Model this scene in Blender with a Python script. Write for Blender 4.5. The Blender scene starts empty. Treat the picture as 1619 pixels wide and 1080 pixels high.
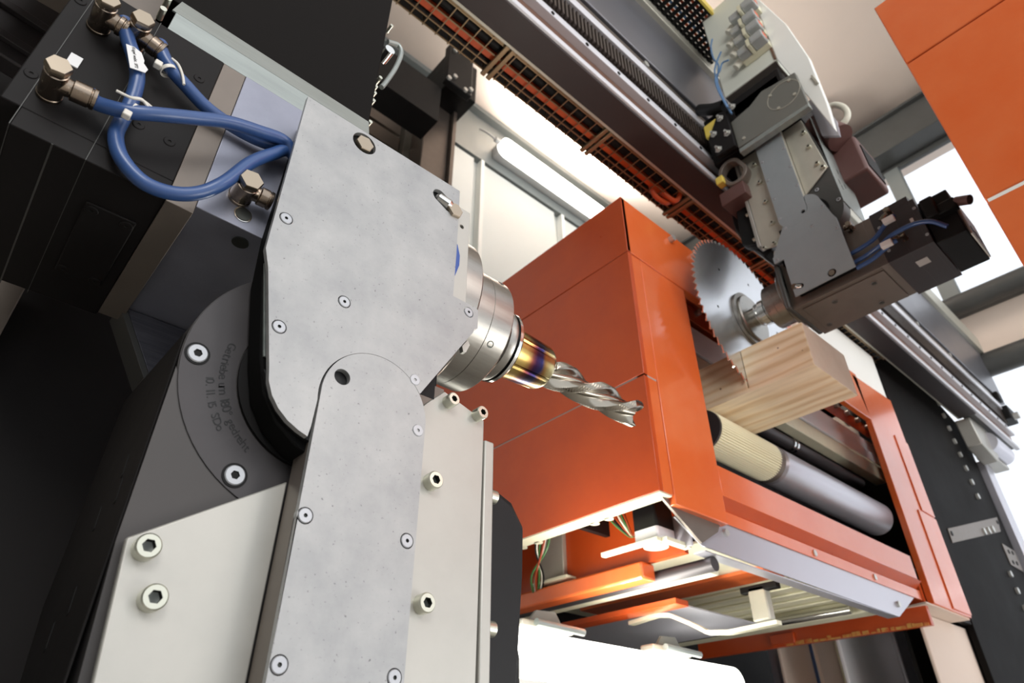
import bpy, math, random
from math import pi, sin, cos, radians
from mathutils import Vector, Matrix
from mathutils.geometry import tessellate_polygon
random.seed(7)
SC = bpy.context.scene
COL = SC.collection
H = 1.3                      # height of the camera above the floor
W0 = 0.0

# ------------------------------------------------------------------ camera
YAW, PITCH, FPX = radians(48.39), radians(34.41), 1034.5
FW = Vector((cos(YAW)*cos(PITCH), sin(YAW)*cos(PITCH), sin(PITCH)))
RT = Vector((sin(YAW), -cos(YAW), 0))
UP = RT.cross(FW)
cd = bpy.data.cameras.new('camera'); cam = bpy.data.objects.new('camera', cd); COL.objects.link(cam)
cam.matrix_world = Matrix(((RT.x, UP.x, -FW.x, 0), (RT.y, UP.y, -FW.y, 0), (RT.z, UP.z, -FW.z, H), (0, 0, 0, 1)))
cd.sensor_width = 36; cd.lens = FPX/1619*36; cd.clip_start = 0.02; cd.clip_end = 200
cd.dof.use_dof = True; cd.dof.focus_distance = 0.80; cd.dof.aperture_fstop = 8.5
SC.camera = cam

def at(px, py, **k):
    """point seen at a pixel of the photograph, on a plane x=, y= or z= (camera height = 0)"""
    d = FW + RT*((px-809.5)/FPX) - UP*((py-540)/FPX)
    (a, v), = k.items(); i = 'xyz'.index(a)
    return d*(v/d[i])

# ------------------------------------------------------------------ world + lights
w = bpy.data.worlds.new('world'); SC.world = w; w.use_nodes = True
bg = w.node_tree.nodes['Background']; bg.inputs[0].default_value = (0.93, 0.96, 1.0, 1); bg.inputs[1].default_value = 1.35

def area(name, loc, target, size, size_y, power, col=(1, 1, 1)):
    l = bpy.data.lights.new(name, 'AREA'); l.shape = 'RECTANGLE'; l.size = size; l.size_y = size_y
    l.energy = power; l.color = col
    o = bpy.data.objects.new(name, l); COL.objects.link(o)
    o.location = (loc[0], loc[1], loc[2]+H)
    o.rotation_euler = (Vector(target)-Vector(loc)).to_track_quat('-Z', 'Y').to_euler()
    return o
area('fill_light_right', (3.6, -3.2, 2.6), (1.2, 0.8, 0.9), 3.0, 2.0, 88, (1.0, 0.97, 0.93))  # added off-frame softbox, main light from the right
area('fill_light_back', (-1.3, -2.8, 2.4), (2.4, 0.2, 2.0), 2.0, 1.6, 92, (1.0, 0.98, 0.95))  # added fill from behind left, for the faces turned to -X
area('fill_light_low', (2.5, -1.6, -0.7), (2.7, 1.1, 0.5), 1.6, 1.2, 40, (1.0, 0.98, 0.95))  # added low fill to brighten the parts under the housing

SC.view_settings.view_transform = 'Standard'; SC.view_settings.look = 'None'
SC.view_settings.gamma = 1; SC.view_settings.use_curve_mapping = False
SC.view_settings.exposure = 0.0

# ------------------------------------------------------------------ materials
def lin(c): return tuple(((v/255)/12.92 if v/255 <= .04045 else ((v/255+.055)/1.055)**2.4) for v in c) + (1,)
def mat(name, col, rough=.5, metal=0., var=0., vscale=8., bump=0., bscale=60., coat=0., spec=.5, col2=None,
        speck=0., stretch=None, trans=0., emit=0., alpha=None):
    m = bpy.data.materials.new(name); m.use_nodes = True
    nt = m.node_tree; b = nt.nodes['Principled BSDF']; N = nt.nodes.new; L = nt.links.new
    c = lin(col); b.inputs['Base Color'].default_value = c
    b.inputs['Roughness'].default_value = rough; b.inputs['Metallic'].default_value = metal
    b.inputs['Coat Weight'].default_value = coat; b.inputs['Coat Roughness'].default_value = .12
    b.inputs['Specular IOR Level'].default_value = spec
    b.inputs['Transmission Weight'].default_value = trans
    if emit: b.inputs['Emission Color'].default_value = c; b.inputs['Emission Strength'].default_value = emit
    if alpha is not None: b.inputs['Alpha'].default_value = alpha
    tc = N('ShaderNodeTexCoord'); mp = N('ShaderNodeMapping'); L(tc.outputs['Object'], mp.inputs[0])
    if stretch: mp.inputs['Scale'].default_value = stretch
    if var > 0:
        n = N('ShaderNodeTexNoise'); n.inputs['Scale'].default_value = vscale; n.inputs['Detail'].default_value = 6
        n.inputs['Roughness'].default_value = .65
        L(mp.outputs[0], n.inputs['Vector'])
        r = N('ShaderNodeValToRGB'); L(n.outputs[0], r.inputs[0])
        r.color_ramp.elements[0].position = .32; r.color_ramp.elements[1].position = .68
        d = lin(col2) if col2 else tuple(v*(1-var) for v in c[:3])+(1,)
        r.color_ramp.elements[0].color = d
        r.color_ramp.elements[1].color = c if col2 else tuple(min(1, v*(1+var*.5)) for v in c[:3])+(1,)
        src = r.outputs[0]
        if speck > 0:
            n2 = N('ShaderNodeTexNoise'); n2.inputs['Scale'].default_value = vscale*22; n2.inputs['Detail'].default_value = 4
            L(mp.outputs[0], n2.inputs['Vector'])
            r2 = N('ShaderNodeValToRGB'); L(n2.outputs[0], r2.inputs[0])
            r2.color_ramp.elements[0].position = .27; r2.color_ramp.elements[0].color = (1-speck,)*3+(1,)
            r2.color_ramp.elements[1].position = .36; r2.color_ramp.elements[1].color = (1, 1, 1, 1)
            mx = N('ShaderNodeMix'); mx.data_type = 'RGBA'; mx.blend_type = 'MULTIPLY'; mx.inputs[0].default_value = 1
            L(src, mx.inputs[6]); L(r2.outputs[0], mx.inputs[7]); src = mx.outputs[2]
        L(src, b.inputs['Base Color'])
        rr = N('ShaderNodeMapRange'); L(n.outputs[0], rr.inputs[0])
        rr.inputs[3].default_value = max(.03, rough-.08); rr.inputs[4].default_value = min(1, rough+.1)
        L(rr.outputs[0], b.inputs['Roughness'])
    if bump > 0:
        n3 = N('ShaderNodeTexNoise'); n3.inputs['Scale'].default_value = bscale; n3.inputs['Detail'].default_value = 5
        L(mp.outputs[0], n3.inputs['Vector'])
        bp = N('ShaderNodeBump'); bp.inputs['Strength'].default_value = bump; bp.inputs['Distance'].default_value = .001
        L(n3.outputs[0], bp.inputs['Height']); L(bp.outputs[0], b.inputs['Normal'])
    return m

M = {}
M['zinc'] = mat('zinc_plate', (178, 178, 177), .42, .4, .10, 14, .15, 60, speck=.55, col2=(153, 154, 155))
M['alu'] = mat('milled_aluminium', (184, 182, 175), .42, .5, .05, 20, .08, 120)
M['olive'] = mat('passivated_plate', (196, 193, 180), .45, .45, .06, 14, .06, 90)
M['steel'] = mat('ground_steel', (164, 161, 155), .3, 1., .08, 30, .1, 40, stretch=(1, 6, 6))
M['steelblk'] = mat('steel_block', (150, 152, 165), .42, .7, .08, 25, .08, 90, speck=.2)
M['nickel'] = mat('nickel_brass', (150, 136, 122), .25, 1., .06, 60)
M['nickelcap'] = mat('nickel_cap', (172, 158, 140), .3, 1.)
M['chrome'] = mat('chrome', (215, 215, 212), .12, 1.)
M['tool'] = mat('tool_steel', (158, 152, 140), .22, 1.)
M['screw'] = mat('screw_zinc', (180, 182, 186), .38, .5)
M['bolt'] = mat('bolt_zinc', (205, 205, 190), .28, .85)
M['socket'] = mat('socket_dark', (84, 86, 82), .35, .8)
M['bronze'] = mat('bronze_grey', (122, 113, 105), .42, .45, .06, 30)
M['anod'] = mat('dark_anodised', (28, 26, 26), .55, 0, .12, 12, .05, 120, spec=.16)
M['anod2'] = mat('dark_anodised_housing', (70, 67, 66), .5, .3, .08, 12, .05, 120)
M['ringm'] = mat('phosphated_ring', (66, 63, 64), .42, .4, .10, 20, .05, 150)
M['black'] = mat('black_plastic', (20, 19, 19), .5, 0, .15, 15, spec=.2)
M['rubber'] = mat('black_rubber', (24, 24, 25), .5, 0, .2, 30, .1, 200, spec=.3)
M['blackpanel'] = mat('black_powder_coat', (22, 20, 19), .6, 0, .12, 3, .05, 300, spec=.06)
M['darkmotor'] = mat('dark_motor', (66, 62, 64), .45, .35, .1, 18)
M['brownsteel'] = mat('rolled_steel_brown', (118, 108, 100), .35, .75, .12, 10)
M['greyblue'] = mat('greyblue_plate', (160, 168, 172), .42, .4, .05, 14, .05, 80)
M['orange'] = mat('orange_paint_shaded', (194, 78, 30), .3, 0, .05, 6, .03, 20, coat=.2, col2=(184, 70, 27))  # the orange paint darkened for faces turned from the light
M['orangelit'] = mat('orange_paint_lit', (222, 100, 44), .22, 0, .08, 5, coat=.6, col2=(226, 112, 60))  # lighter copy of the same orange paint for the lit faces
M['orangechip'] = mat('orange_chipped_edge', (206, 170, 90), .7, 0, .3, 40, col2=(200, 88, 36))
M['white'] = mat('white_enamel', (246, 246, 240), .4, 0, .02, 3)
M['wallwhite'] = mat('wall_white', (222, 226, 222), .5, 0, .02, 2)
M['ledge'] = mat('grey_ledge', (128, 132, 130), .45, .2, .05, 3)
M['beige'] = mat('ceiling_beige', (226, 208, 194), .7, 0, .03, 1.2)
M['cream'] = mat('cream_tray', (226, 222, 196), .4, .2, .05, 3, stretch=(8, .4, 1))
M['galv'] = mat('galvanised', (158, 165, 162), .38, .5, .12, 10, .05, 100, stretch=(1, 4, 8))
M['boxgrey'] = mat('box_grey', (214, 216, 204), .5, 0, .02, 3)
M['coversheet'] = mat('cover_sheet', (128, 128, 134), .36, .65, .06, 3)
M['scratched'] = mat('scratched_steel', (92, 92, 100), .4, .5, .35, 40, .2, 90, stretch=(.3, 1, 6))
M['matte'] = mat('matte_black', (20, 20, 20), .75, 0, .1, 20, spec=.08)
M['rack'] = mat('rack_steel', (72, 62, 56), .4, .4)
M['seam'] = mat('pale_seam', (170, 160, 155), .5)
M['grey'] = mat('grey_paint', (112, 112, 106), .5, .1, .06, 3)
M['darkgrey'] = mat('dark_grey_steel', (82, 82, 80), .45, .3, .1, 4)
M['blackbeam'] = mat('black_brown_beam', (52, 42, 42), .5, .1, .1, 10)
M['brown'] = mat('brown_primer', (140, 108, 92), .3, .5, .1, 6)
M['lilac'] = mat('polished_rail', (214, 214, 220), .35, .15, .05, 6)
M['sheet'] = mat('steel_sheet', (200, 199, 208), .3, .6, .015, 1.5)
M['darkbolt'] = mat('zinc_bolt_far', (210, 210, 205), .35, .7)
M['hose'] = mat('blue_hose', (50, 80, 132), .33, 0, .05, 30, coat=.15)
M['tie'] = mat('cable_tie', (218, 214, 204), .4)
M['label'] = mat('label_white', (222, 222, 222), .6)
M['ink'] = mat('ink', (18, 18, 20), .6)
M['pen'] = mat('pencil', (16, 15, 16), .5)
M['bluemark'] = mat('blue_mark', (46, 78, 150), .45)
M['floor'] = mat('floor_concrete', (176, 172, 164), .6, 0, .08, 2)
M['endgrain'] = mat('endgrain_wood', (236, 218, 200), .6, 0, .08, 12, .1, 60, col2=(225, 205, 185))
M['orangecable'] = mat('orange_cable', (206, 84, 38), .45)
M['yellow'] = mat('yellow_plastic', (226, 200, 90), .45)
M['creamhose'] = mat('cream_hose', (216, 212, 196), .5)
M['pneu'] = mat('blue_tube', (92, 128, 168), .3)
M['pink'] = mat('brown_box_paint', (104, 74, 70), .45, .1, .1, 6)
M['glassplug'] = mat('clear_plug', (225, 228, 226), .12, 0, trans=.55, spec=.6)
M['wire'] = mat('mesh_wire', (150, 128, 100), .35, .8)
M['windowglass'] = mat('window_glass', (250, 252, 255), .02, 0, trans=1.)
M['lamp'] = mat('lamp_diffuser', (255, 255, 252), .4, emit=3.2)
M['lamp2'] = mat('lamp_diffuser_low', (255, 255, 246), .4, emit=4.5)
M['lampend'] = mat('lamp_end_cap', (190, 190, 188), .5)
M['paper'] = mat('white_outer', (240, 240, 244), .5)
M['darkcopper'] = mat('wire_copper', (150, 60, 30), .4)
M['green'] = mat('wire_green', (60, 110, 60), .4)

def wood():
    m = bpy.data.materials.new('spruce_wood'); m.use_nodes = True
    nt = m.node_tree; b = nt.nodes['Principled BSDF']; N = nt.nodes.new; L = nt.links.new
    tc = N('ShaderNodeTexCoord'); mp = N('ShaderNodeMapping'); L(tc.outputs['Object'], mp.inputs[0])
    mp.inputs['Location'].default_value = (.21, 0, .37); mp.inputs['Rotation'].default_value = (.03, 0, .045)
    mp.inputs['Scale'].default_value = (1, .12, 1)
    wv = N('ShaderNodeTexWave'); wv.wave_type = 'RINGS'; wv.rings_direction = 'Y'
    wv.inputs['Scale'].default_value = 9; wv.inputs['Distortion'].default_value = 5; wv.inputs['Detail'].default_value = 4
    wv.inputs['Detail Scale'].default_value = 1.6
    L(mp.outputs[0], wv.inputs['Vector'])
    r = N('ShaderNodeValToRGB'); L(wv.outputs[0], r.inputs[0])
    e = r.color_ramp.elements; e[0].color = lin((246, 228, 198)); e[1].color = lin((230, 202, 162)); e[1].position = .97
    x = r.color_ramp.elements.new(.6); x.color = lin((243, 222, 188))
    n = N('ShaderNodeTexNoise'); n.inputs['Scale'].default_value = 30; L(mp.outputs[0], n.inputs['Vector'])
    n.inputs['Detail'].default_value = 6
    r2 = N('ShaderNodeValToRGB'); L(n.outputs[0], r2.inputs[0]); r2.color_ramp.elements[0].color = (.82, .8, .78, 1)
    r2.color_ramp.elements[0].position = .3; r2.color_ramp.elements[1].position = .6
    mx = N('ShaderNodeMix'); mx.data_type = 'RGBA'; mx.blend_type = 'MULTIPLY'; mx.inputs[0].default_value = 1
    L(r.outputs[0], mx.inputs[6]); L(r2.outputs[0], mx.inputs[7]); L(mx.outputs[2], b.inputs['Base Color'])
    b.inputs['Roughness'].default_value = .55
    return m
M['wood'] = wood()

def tint():
    """heat-tinted tool holder: straw / purple / blue bands along the axis"""
    m = mat('heat_tinted_steel', (190, 176, 130), .24, 1.)
    nt = m.node_tree; b = nt.nodes['Principled BSDF']; N = nt.nodes.new; L = nt.links.new
    tc = N('ShaderNodeTexCoord'); sp = N('ShaderNodeSeparateXYZ'); L(tc.outputs['Object'], sp.inputs[0])
    n = N('ShaderNodeTexNoise'); n.inputs['Scale'].default_value = 25; L(tc.outputs['Object'], n.inputs['Vector'])
    ad = N('ShaderNodeMath'); ad.operation = 'MULTIPLY_ADD'; ad.inputs[1].default_value = .022; L(n.outputs[0], ad.inputs[0])
    L(sp.outputs[0], ad.inputs[2])
    mr = N('ShaderNodeMapRange'); L(ad.outputs[0], mr.inputs[0])
    mr.inputs[1].default_value = .545; mr.inputs[2].default_value = .655
    r = N('ShaderNodeValToRGB'); L(mr.outputs[0], r.inputs[0])
    e = r.color_ramp.elements; e[0].color = lin((196, 178, 118)); e[0].position = .0
    e[1].color = lin((205, 196, 180)); e[1].position = 1
    for p, c in ((.30, (188, 158, 92)), (.42, (120, 66, 56)), (.5, (58, 34, 66)), (.60, (52, 52, 96)), (.68, (150, 110, 60)), (.8, (196, 182, 132))):
        x = e.new(p); x.color = lin(c)
    L(r.outputs[0], b.inputs['Base Color'])
    return m
M['tint'] = tint()

def corrug():
    m = mat('ribbed_roller', (244, 238, 208), .5, 0)
    return m
M['roller'] = corrug()

# ------------------------------------------------------------------ mesh builder
class MB:
    def __init__(s): s.v = []; s.f = []
    def add(s, vs, fs):
        k = len(s.v); s.v += [tuple(p) for p in vs]; s.f += [tuple(i+k for i in f) for f in fs]; return s
    def box(s, x0, x1, y0, y1, z0, z1):
        vs = [(x, y, z) for x in (x0, x1) for y in (y0, y1) for z in (z0, z1)]
        return s.add(vs, [(0, 1, 3, 2), (4, 6, 7, 5), (0, 4, 5, 1), (2, 3, 7, 6), (0, 2, 6, 4), (1, 5, 7, 3)])
    def prism(s, pts, ax, a0, a1, holes=()):
        """polygon (2d in the two other axes, xyz order) extruded along ax"""
        loops = [list(pts)]+[list(h) for h in holes]
        def P(p, a): return {'x': (a, p[0], p[1]), 'y': (p[0], a, p[1]), 'z': (p[0], p[1], a)}[ax]
        flat = [p for l in loops for p in l]; n = len(flat)
        vs = [P(p, a0) for p in flat]+[P(p, a1) for p in flat]; fs = []
        if len(loops) == 1 and len(pts) <= 4: t = [tuple(range(n))]
        else: t = tessellate_polygon([[Vector((p[0], p[1], 0)) for p in l] for l in loops])
        for q in t: fs.append(tuple(q)); fs.append(tuple(i+n for i in reversed(q)))
        k = 0
        for l in loops:
            m = len(l)
            for i in range(m): fs.append((k+i, k+(i+1) % m, n+k+(i+1) % m, n+k+i))
            k += m
        return s.add(vs, fs)
    def lathe(s, prof, p0, d, n=32, cap=True):
        """profile [(distance along d, radius)]"""
        d = Vector(d).normalized(); p0 = Vector(p0)
        u = d.orthogonal().normalized(); v = d.cross(u); vs = []; fs = []
        for t, r in prof:
            for i in range(n):
                a = 2*pi*i/n; vs.append(p0+d*t+(u*cos(a)+v*sin(a))*r)
        m = len(prof)
        for j in range(m-1):
            for i in range(n): fs.append((j*n+i, j*n+(i+1) % n, (j+1)*n+(i+1) % n, (j+1)*n+i))
        if cap: fs.append(tuple(range(n))); fs.append(tuple(reversed(range((m-1)*n, m*n))))
        return s.add(vs, fs)
    def cyl(s, p0, p1, r, n=24, r2=None):
        p0 = Vector(p0); p1 = Vector(p1)
        return s.lathe([(0, r), ((p1-p0).length, r if r2 is None else r2)], p0, p1-p0, n)
    def bar(s, p0, p1, w, h=None):
        """rectangular bar between two points"""
        p0 = Vector(p0); p1 = Vector(p1); h = h or w; d = (p1-p0).normalized()
        u = d.cross(Vector((0, 0, 1)))
        u = u.normalized() if u.length > 1e-3 else Vector((1, 0, 0)); v = d.cross(u).normalized()
        vs = [p+u*a*w/2+v*b*h/2 for p in (p0, p1) for a, b in ((-1, -1), (1, -1), (1, 1), (-1, 1))]
        return s.add(vs, [(0, 1, 2, 3), (7, 6, 5, 4)]+[(i, (i+1) % 4+0, (i+1) % 4+4, i+4) for i in range(4)])
    def tube(s, pts, r, n=14, sub=8):
        P = [Vector(p) for p in pts]
        if sub > 1 and len(P) > 2:
            Q = [P[0]*2-P[1]]+P+[P[-1]*2-P[-2]]; o = []
            for i in range(1, len(Q)-2):
                a, b, c, d = Q[i-1:i+3]
                for k in range(sub):
                    t = k/sub
                    o.append(.5*((2*b)+(c-a)*t+(2*a-5*b+4*c-d)*t*t+(3*b-a-3*c+d)*t**3))
            P = o+[P[-1]]
        u = (P[1]-P[0]).orthogonal().normalized(); vs = []; fs = []
        for i, p in enumerate(P):
            t = (P[min(i+1, len(P)-1)]-P[max(i-1, 0)]).normalized()
            u = (u-t*u.dot(t)).normalized(); v = t.cross(u)
            for k in range(n): a = 2*pi*k/n; vs.append(p+(u*cos(a)+v*sin(a))*r)
        for j in range(len(P)-1):
            for i in range(n): fs.append((j*n+i, j*n+(i+1) % n, (j+1)*n+(i+1) % n, (j+1)*n+i))
        fs.append(tuple(range(n))); fs.append(tuple(reversed(range((len(P)-1)*n, len(P)*n))))
        return s.add(vs, fs)
def circ(cx, cy, r, n=24, a0=0., a1=2*pi, rev=False):
    full = abs(a1-a0-2*pi) < 1e-6; k = n if full else n-1
    l = [(cx+r*cos(a0+(a1-a0)*i/k), cy+r*sin(a0+(a1-a0)*i/k)) for i in range(n)]
    return l[::-1] if rev else l
def slot(cx, cz, l, r, ang, n=12):
    o = []
    for s in (1, -1):
        for i in range(n):
            a = ang+(-pi/2 if s == 1 else pi/2)+pi*i/(n-1)
            o.append((cx+s*l/2*cos(ang)+r*cos(a), cz+s*l/2*sin(ang)+r*sin(a)))
    return o

# ------------------------------------------------------------------ objects
OFF = {}
def meta(o, label=None, cat=None, group=None, kind=None):
    if label: o['label'] = label
    if cat: o['category'] = cat
    if group: o['group'] = group
    if kind: o['kind'] = kind
    return o
def thing(name, label, cat, base=(0, 0, 0), group=None, matrix=None, off=None):
    o = bpy.data.objects.new(name, None); COL.objects.link(o); o.empty_display_size = .05
    if matrix: o.matrix_world = matrix
    else: o.location = (base[0], base[1], base[2]+H)
    OFF[o.name] = Vector(off if off is not None else base)
    return meta(o, label, cat, group)
def mesh(name, mb, m, off=Vector((0, 0, 0)), smooth=35):
    me = bpy.data.meshes.new(name)
    me.from_pydata([(p[0]-off[0], p[1]-off[1], p[2]-off[2]) for p in mb.v], [], mb.f)
    import bmesh
    b = bmesh.new(); b.from_mesh(me); bmesh.ops.recalc_face_normals(b, faces=b.faces); b.to_mesh(me); b.free()
    me.materials.append(M[m])
    if smooth:
        me.shade_smooth(); me.set_sharp_from_angle(angle=radians(smooth))
    return me
def part(name, mb, m, parent, label=None, bev=0., smooth=35, kind=None):
    off = OFF[parent.name]
    o = bpy.data.objects.new(name, mesh(name, mb, m, off, smooth)); COL.objects.link(o); o.parent = parent
    OFF[o.name] = off
    if label: o['label'] = label
    if kind: o['kind'] = kind
    if bev: bevel(o, bev)
    return o
def bevel(o, wd, seg=2):
    b = o.modifiers.new('bevel', 'BEVEL'); b.width = wd; b.segments = seg; b.limit_method = 'ANGLE'; b.angle_limit = radians(40)
def solo(name, mb, m, label=None, cat=None, group=None, kind=None, bev=0., smooth=35):
    """a thing (or a piece of the setting) that is one mesh; origin at the centre of its bottom"""
    xs = [p[0] for p in mb.v]; ys = [p[1] for p in mb.v]; zs = [p[2] for p in mb.v]
    c = Vector(((min(xs)+max(xs))/2, (min(ys)+max(ys))/2, min(zs)))
    o = bpy.data.objects.new(name, mesh(name, mb, m, c, smooth)); COL.objects.link(o)
    o.location = (c.x, c.y, c.z+H); OFF[o.name] = c
    if bev: bevel(o, bev)
    return meta(o, label, cat, group, kind)
def inst(name, me, parent, loc, rot=None, label=None):
    o = bpy.data.objects.new(name, me); COL.objects.link(o); o.parent = parent
    o.location = Vector(loc)-OFF[parent.name]
    if rot: o.rotation_euler = rot
    OFF[o.name] = Vector(loc)
    if label: o['label'] = label
    return o

# ---- fasteners (axis along -Y: the head looks towards -Y)
def head_mesh(name, r, h, sock, depth, m, chamf=.12, under=0., n=28):
    mb = MB(); c = r*chamf
    rings = [(under, r), (-(h-c), r), (-h, r-c)]
    vs = []; fs = []
    for y, rr in rings:
        for i in range(n): a = 2*pi*i/n; vs.append((rr*cos(a), y, rr*sin(a)))
    for j in range(2):
        for i in range(n): fs.append((j*n+i, j*n+(i+1) % n, (j+1)*n+(i+1) % n, (j+1)*n+i))
    fs.append(tuple(range(n))); mb.add(vs, fs)
    top = circ(0, 0, r-c, n); hx = circ(0, 0, sock, 6)
    t = tessellate_polygon([[Vector((p[0], p[1], 0)) for p in top], [Vector((p[0], p[1], 0)) for p in hx]])
    mb.add([(p[0], -h, p[1]) for p in top+hx], [tuple(q) for q in t])
    k = [(p[0], -h, p[1]) for p in hx]+[(p[0]*.96, -h+depth, p[1]*.96) for p in hx]+[(0, -h+depth*1.2, 0)]
    mb.add(k, [(i, (i+1) % 6, (i+1) % 6+6, i+6) for i in range(6)]+[(i+6, (i+1) % 6+6, 12) for i in range(6)])
    me = mesh(name, mb, m)
    me.materials.append(M['socket'])
    for p in me.polygons:
        cc = p.center
        if (cc.x**2+cc.z**2)**.5 < sock*.97 and cc.y > -h+1e-5: p.material_index = 1
    return me
SCREW = head_mesh('countersunk_screw', .0062, .0012, .0019, .0022, 'screw', .1, .002)
DISCBOLT = head_mesh('flat_head_bolt', .0088, .0012, .0040, .004, 'screw', .1, .004)
CAPBOLT = head_mesh('socket_cap_bolt', .0092, .0110, .0050, .006, 'bolt')
CAPBOLT_S = head_mesh('socket_cap_bolt_small', .0078, .0125, .0040, .006, 'bolt')
def hexmesh(name, r, h, m):
    mb = MB(); a = [(r*cos(pi/3*i+.2), r*sin(pi/3*i+.2)) for i in range(6)]
    b = [(p[0]*.93, p[1]*.93) for p in a]
    vs = [(p[0], 0, p[1]) for p in a]+[(p[0], -h*.8, p[1]) for p in a]+[(p[0], -h, p[1]) for p in b]
    fs = [tuple(range(6)), (12, 13, 14, 15, 16, 17)]
    for j in range(2):
        for i in range(6): fs.append((j*6+i, j*6+(i+1) % 6, (j+1)*6+(i+1) % 6, (j+1)*6+i))
    mb.add(vs, fs); return mesh(name, mb, m, smooth=30)
HEXCAP = hexmesh('hex_cap', .0102, .0060, 'nickelcap')
HEXPLUG = hexmesh('hex_plug', .0118, .0050, 'nickelcap')
DARKSCREW = head_mesh('countersunk_screw_black', .0062, .0012, .0021, .0022, 'anod', .1, .002)
HEXBOLT = hexmesh('hex_bolt', .012, .010, 'darkbolt')

# ================================================================== THE SETTING
XW, YW, ZC = 6.6, 3.85, 6.5           # far wall B (x), far wall A (y), ceiling z  (relative to the camera height)
solo('floor', MB().box(-4, XW+4, -6, YW+.2, -H-.05, -H), 'floor', kind='structure')
cl = MB(); cl.box(-3.0, XW+.3, -2.0, YW+.2, ZC, ZC+.1); solo('ceiling', cl, 'beige', kind='structure')

# wall A (behind, runs along x)
wa = MB().box(-3.0, XW+.2, YW+.06, YW+.16, -H, ZC); solo('wall_left', wa, 'wallwhite', kind='structure')
lg = MB().box(-3.0, XW, YW-.02, YW+.06, 5.74, ZC); lg.box(-3.0, XW, YW-.10, YW-.02, 6.43, ZC)
solo('trim_1', lg, 'ledge', kind='structure')
pn = thing('wall_panelling', 'white panels with dark joints below the wall lamp', 'wall panel', (3, YW, -H))
for i, x in enumerate((-.6, .55, 1.75, 2.98, 4.22, 5.4)):
    part('panel', MB().box(x+.03, x+1.12, YW+.005, YW+.058, -H+.1, 5.72), 'wallwhite', pn, bev=.006)
jf = MB()
for x in (1.71, 2.945, 4.19): jf.box(x, x+.045, YW-.03, YW+.055, -H, 5.73)
part('joint_strip', jf, 'white', pn)
# wall B (far right, runs along y) with its window openings
zb0, zb1 = 3.93, 5.82
wb = MB()
wb.box(XW+.05, XW+.2, -4.0, YW+.06, 5.83, ZC); wb.box(XW+.05, XW+.2, -4.0, YW+.06, 3.25, 3.80)
wb.box(XW+.05, XW+.2, 1.9, YW+.06, -H, 6.0)
solo('wall_right', wb, 'beige', kind='structure')
wf = thing('window_1', None, None, (XW, .3, 3.8)); wf['kind'] = 'structure'
part('window_frame', MB().box(XW-.02, XW+.05, -4, 1.9, 3.76, 3.90).box(XW-.02, XW+.05, -4, 1.9, 5.80, 5.90), 'darkgrey', wf, bev=.01)
for y in (.99, -.9, -2.6): part('window_post', MB().box(XW-.03, XW+.05, y-.16, y, 3.88, 5.82), 'ledge', wf, bev=.01)
part('window_pane', MB().box(XW+.02, XW+.03, -4, 1.9, 3.85, 5.85), 'windowglass', wf)
# steel beams along wall B
rb = MB(); rb.box(XW-.30, XW-.02, -4, YW-.1, 5.86, 6.28); rb.box(XW-.36, XW+.04, -4, YW-.1, 6.28, 6.31)
solo('trim_2', rb, 'darkgrey', kind='structure', bev=.01)
r2 = MB(); r2.box(XW-.12, XW+.02, -4, YW-.1, 6.33, ZC); r2.box(5.6, XW, 1.22, 1.36, 6.38, ZC)
solo('trim_3', r2, 'blackbeam', kind='structure')
rr = MB().cyl((XW-.08, -4, 3.84), (XW-.08, 2.2, 3.84), .10, 20).cyl((XW-.08, -4, 3.16), (XW-.08, 2.2, 3.16), .11, 20)
solo('trim_4', rr, 'darkgrey', kind='structure')
w2 = thing('window_2', None, None, (XW, .9, 1.2)); w2['kind'] = 'structure'
part('window_frame', MB().box(XW-.02, XW+.05, -4, 1.9, 3.20, 3.27).box(XW-.02, XW+.05, 1.86, 1.92, -H, 3.2), 'ledge', w2, bev=.008)
part('window_pane', MB().box(XW+.02, XW+.03, -4, 1.88, -H, 3.22), 'windowglass', w2)
solo('wall_light_block', MB().box(-3.1, -3.0, -6, YW+.2, -H, ZC), 'grey', kind='structure')  # unseen wall, added to block light from the left

# lamp on wall A
lt = thing('wall_lamp', 'long white glowing lamp on the wall behind the orange housing', 'lamp', (4, 3.7, 5.8))
lp = MB()
prof = [(a, b) for a, b in slot(3.97, 5.965, 1.55, .115, 0)]
lp.prism(prof, 'y', 3.62, 3.72); part('diffuser', lp, 'lamp', lt, bev=.02)
part('lamp_body', MB().box(3.1, 4.85, 3.72, 3.83, 5.88, 6.05), 'lampend', lt, bev=.01)
part('cable_gland', MB().cyl((3.02, 3.68, 6.0), (3.10, 3.68, 6.0), .03), 'lampend', lt)
part('cable', MB().tube([(3.03, 3.68, 6.0), (2.93, 3.69, 6.03), (2.86, 3.76, 6.12)], .012), 'lampend', lt)

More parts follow.
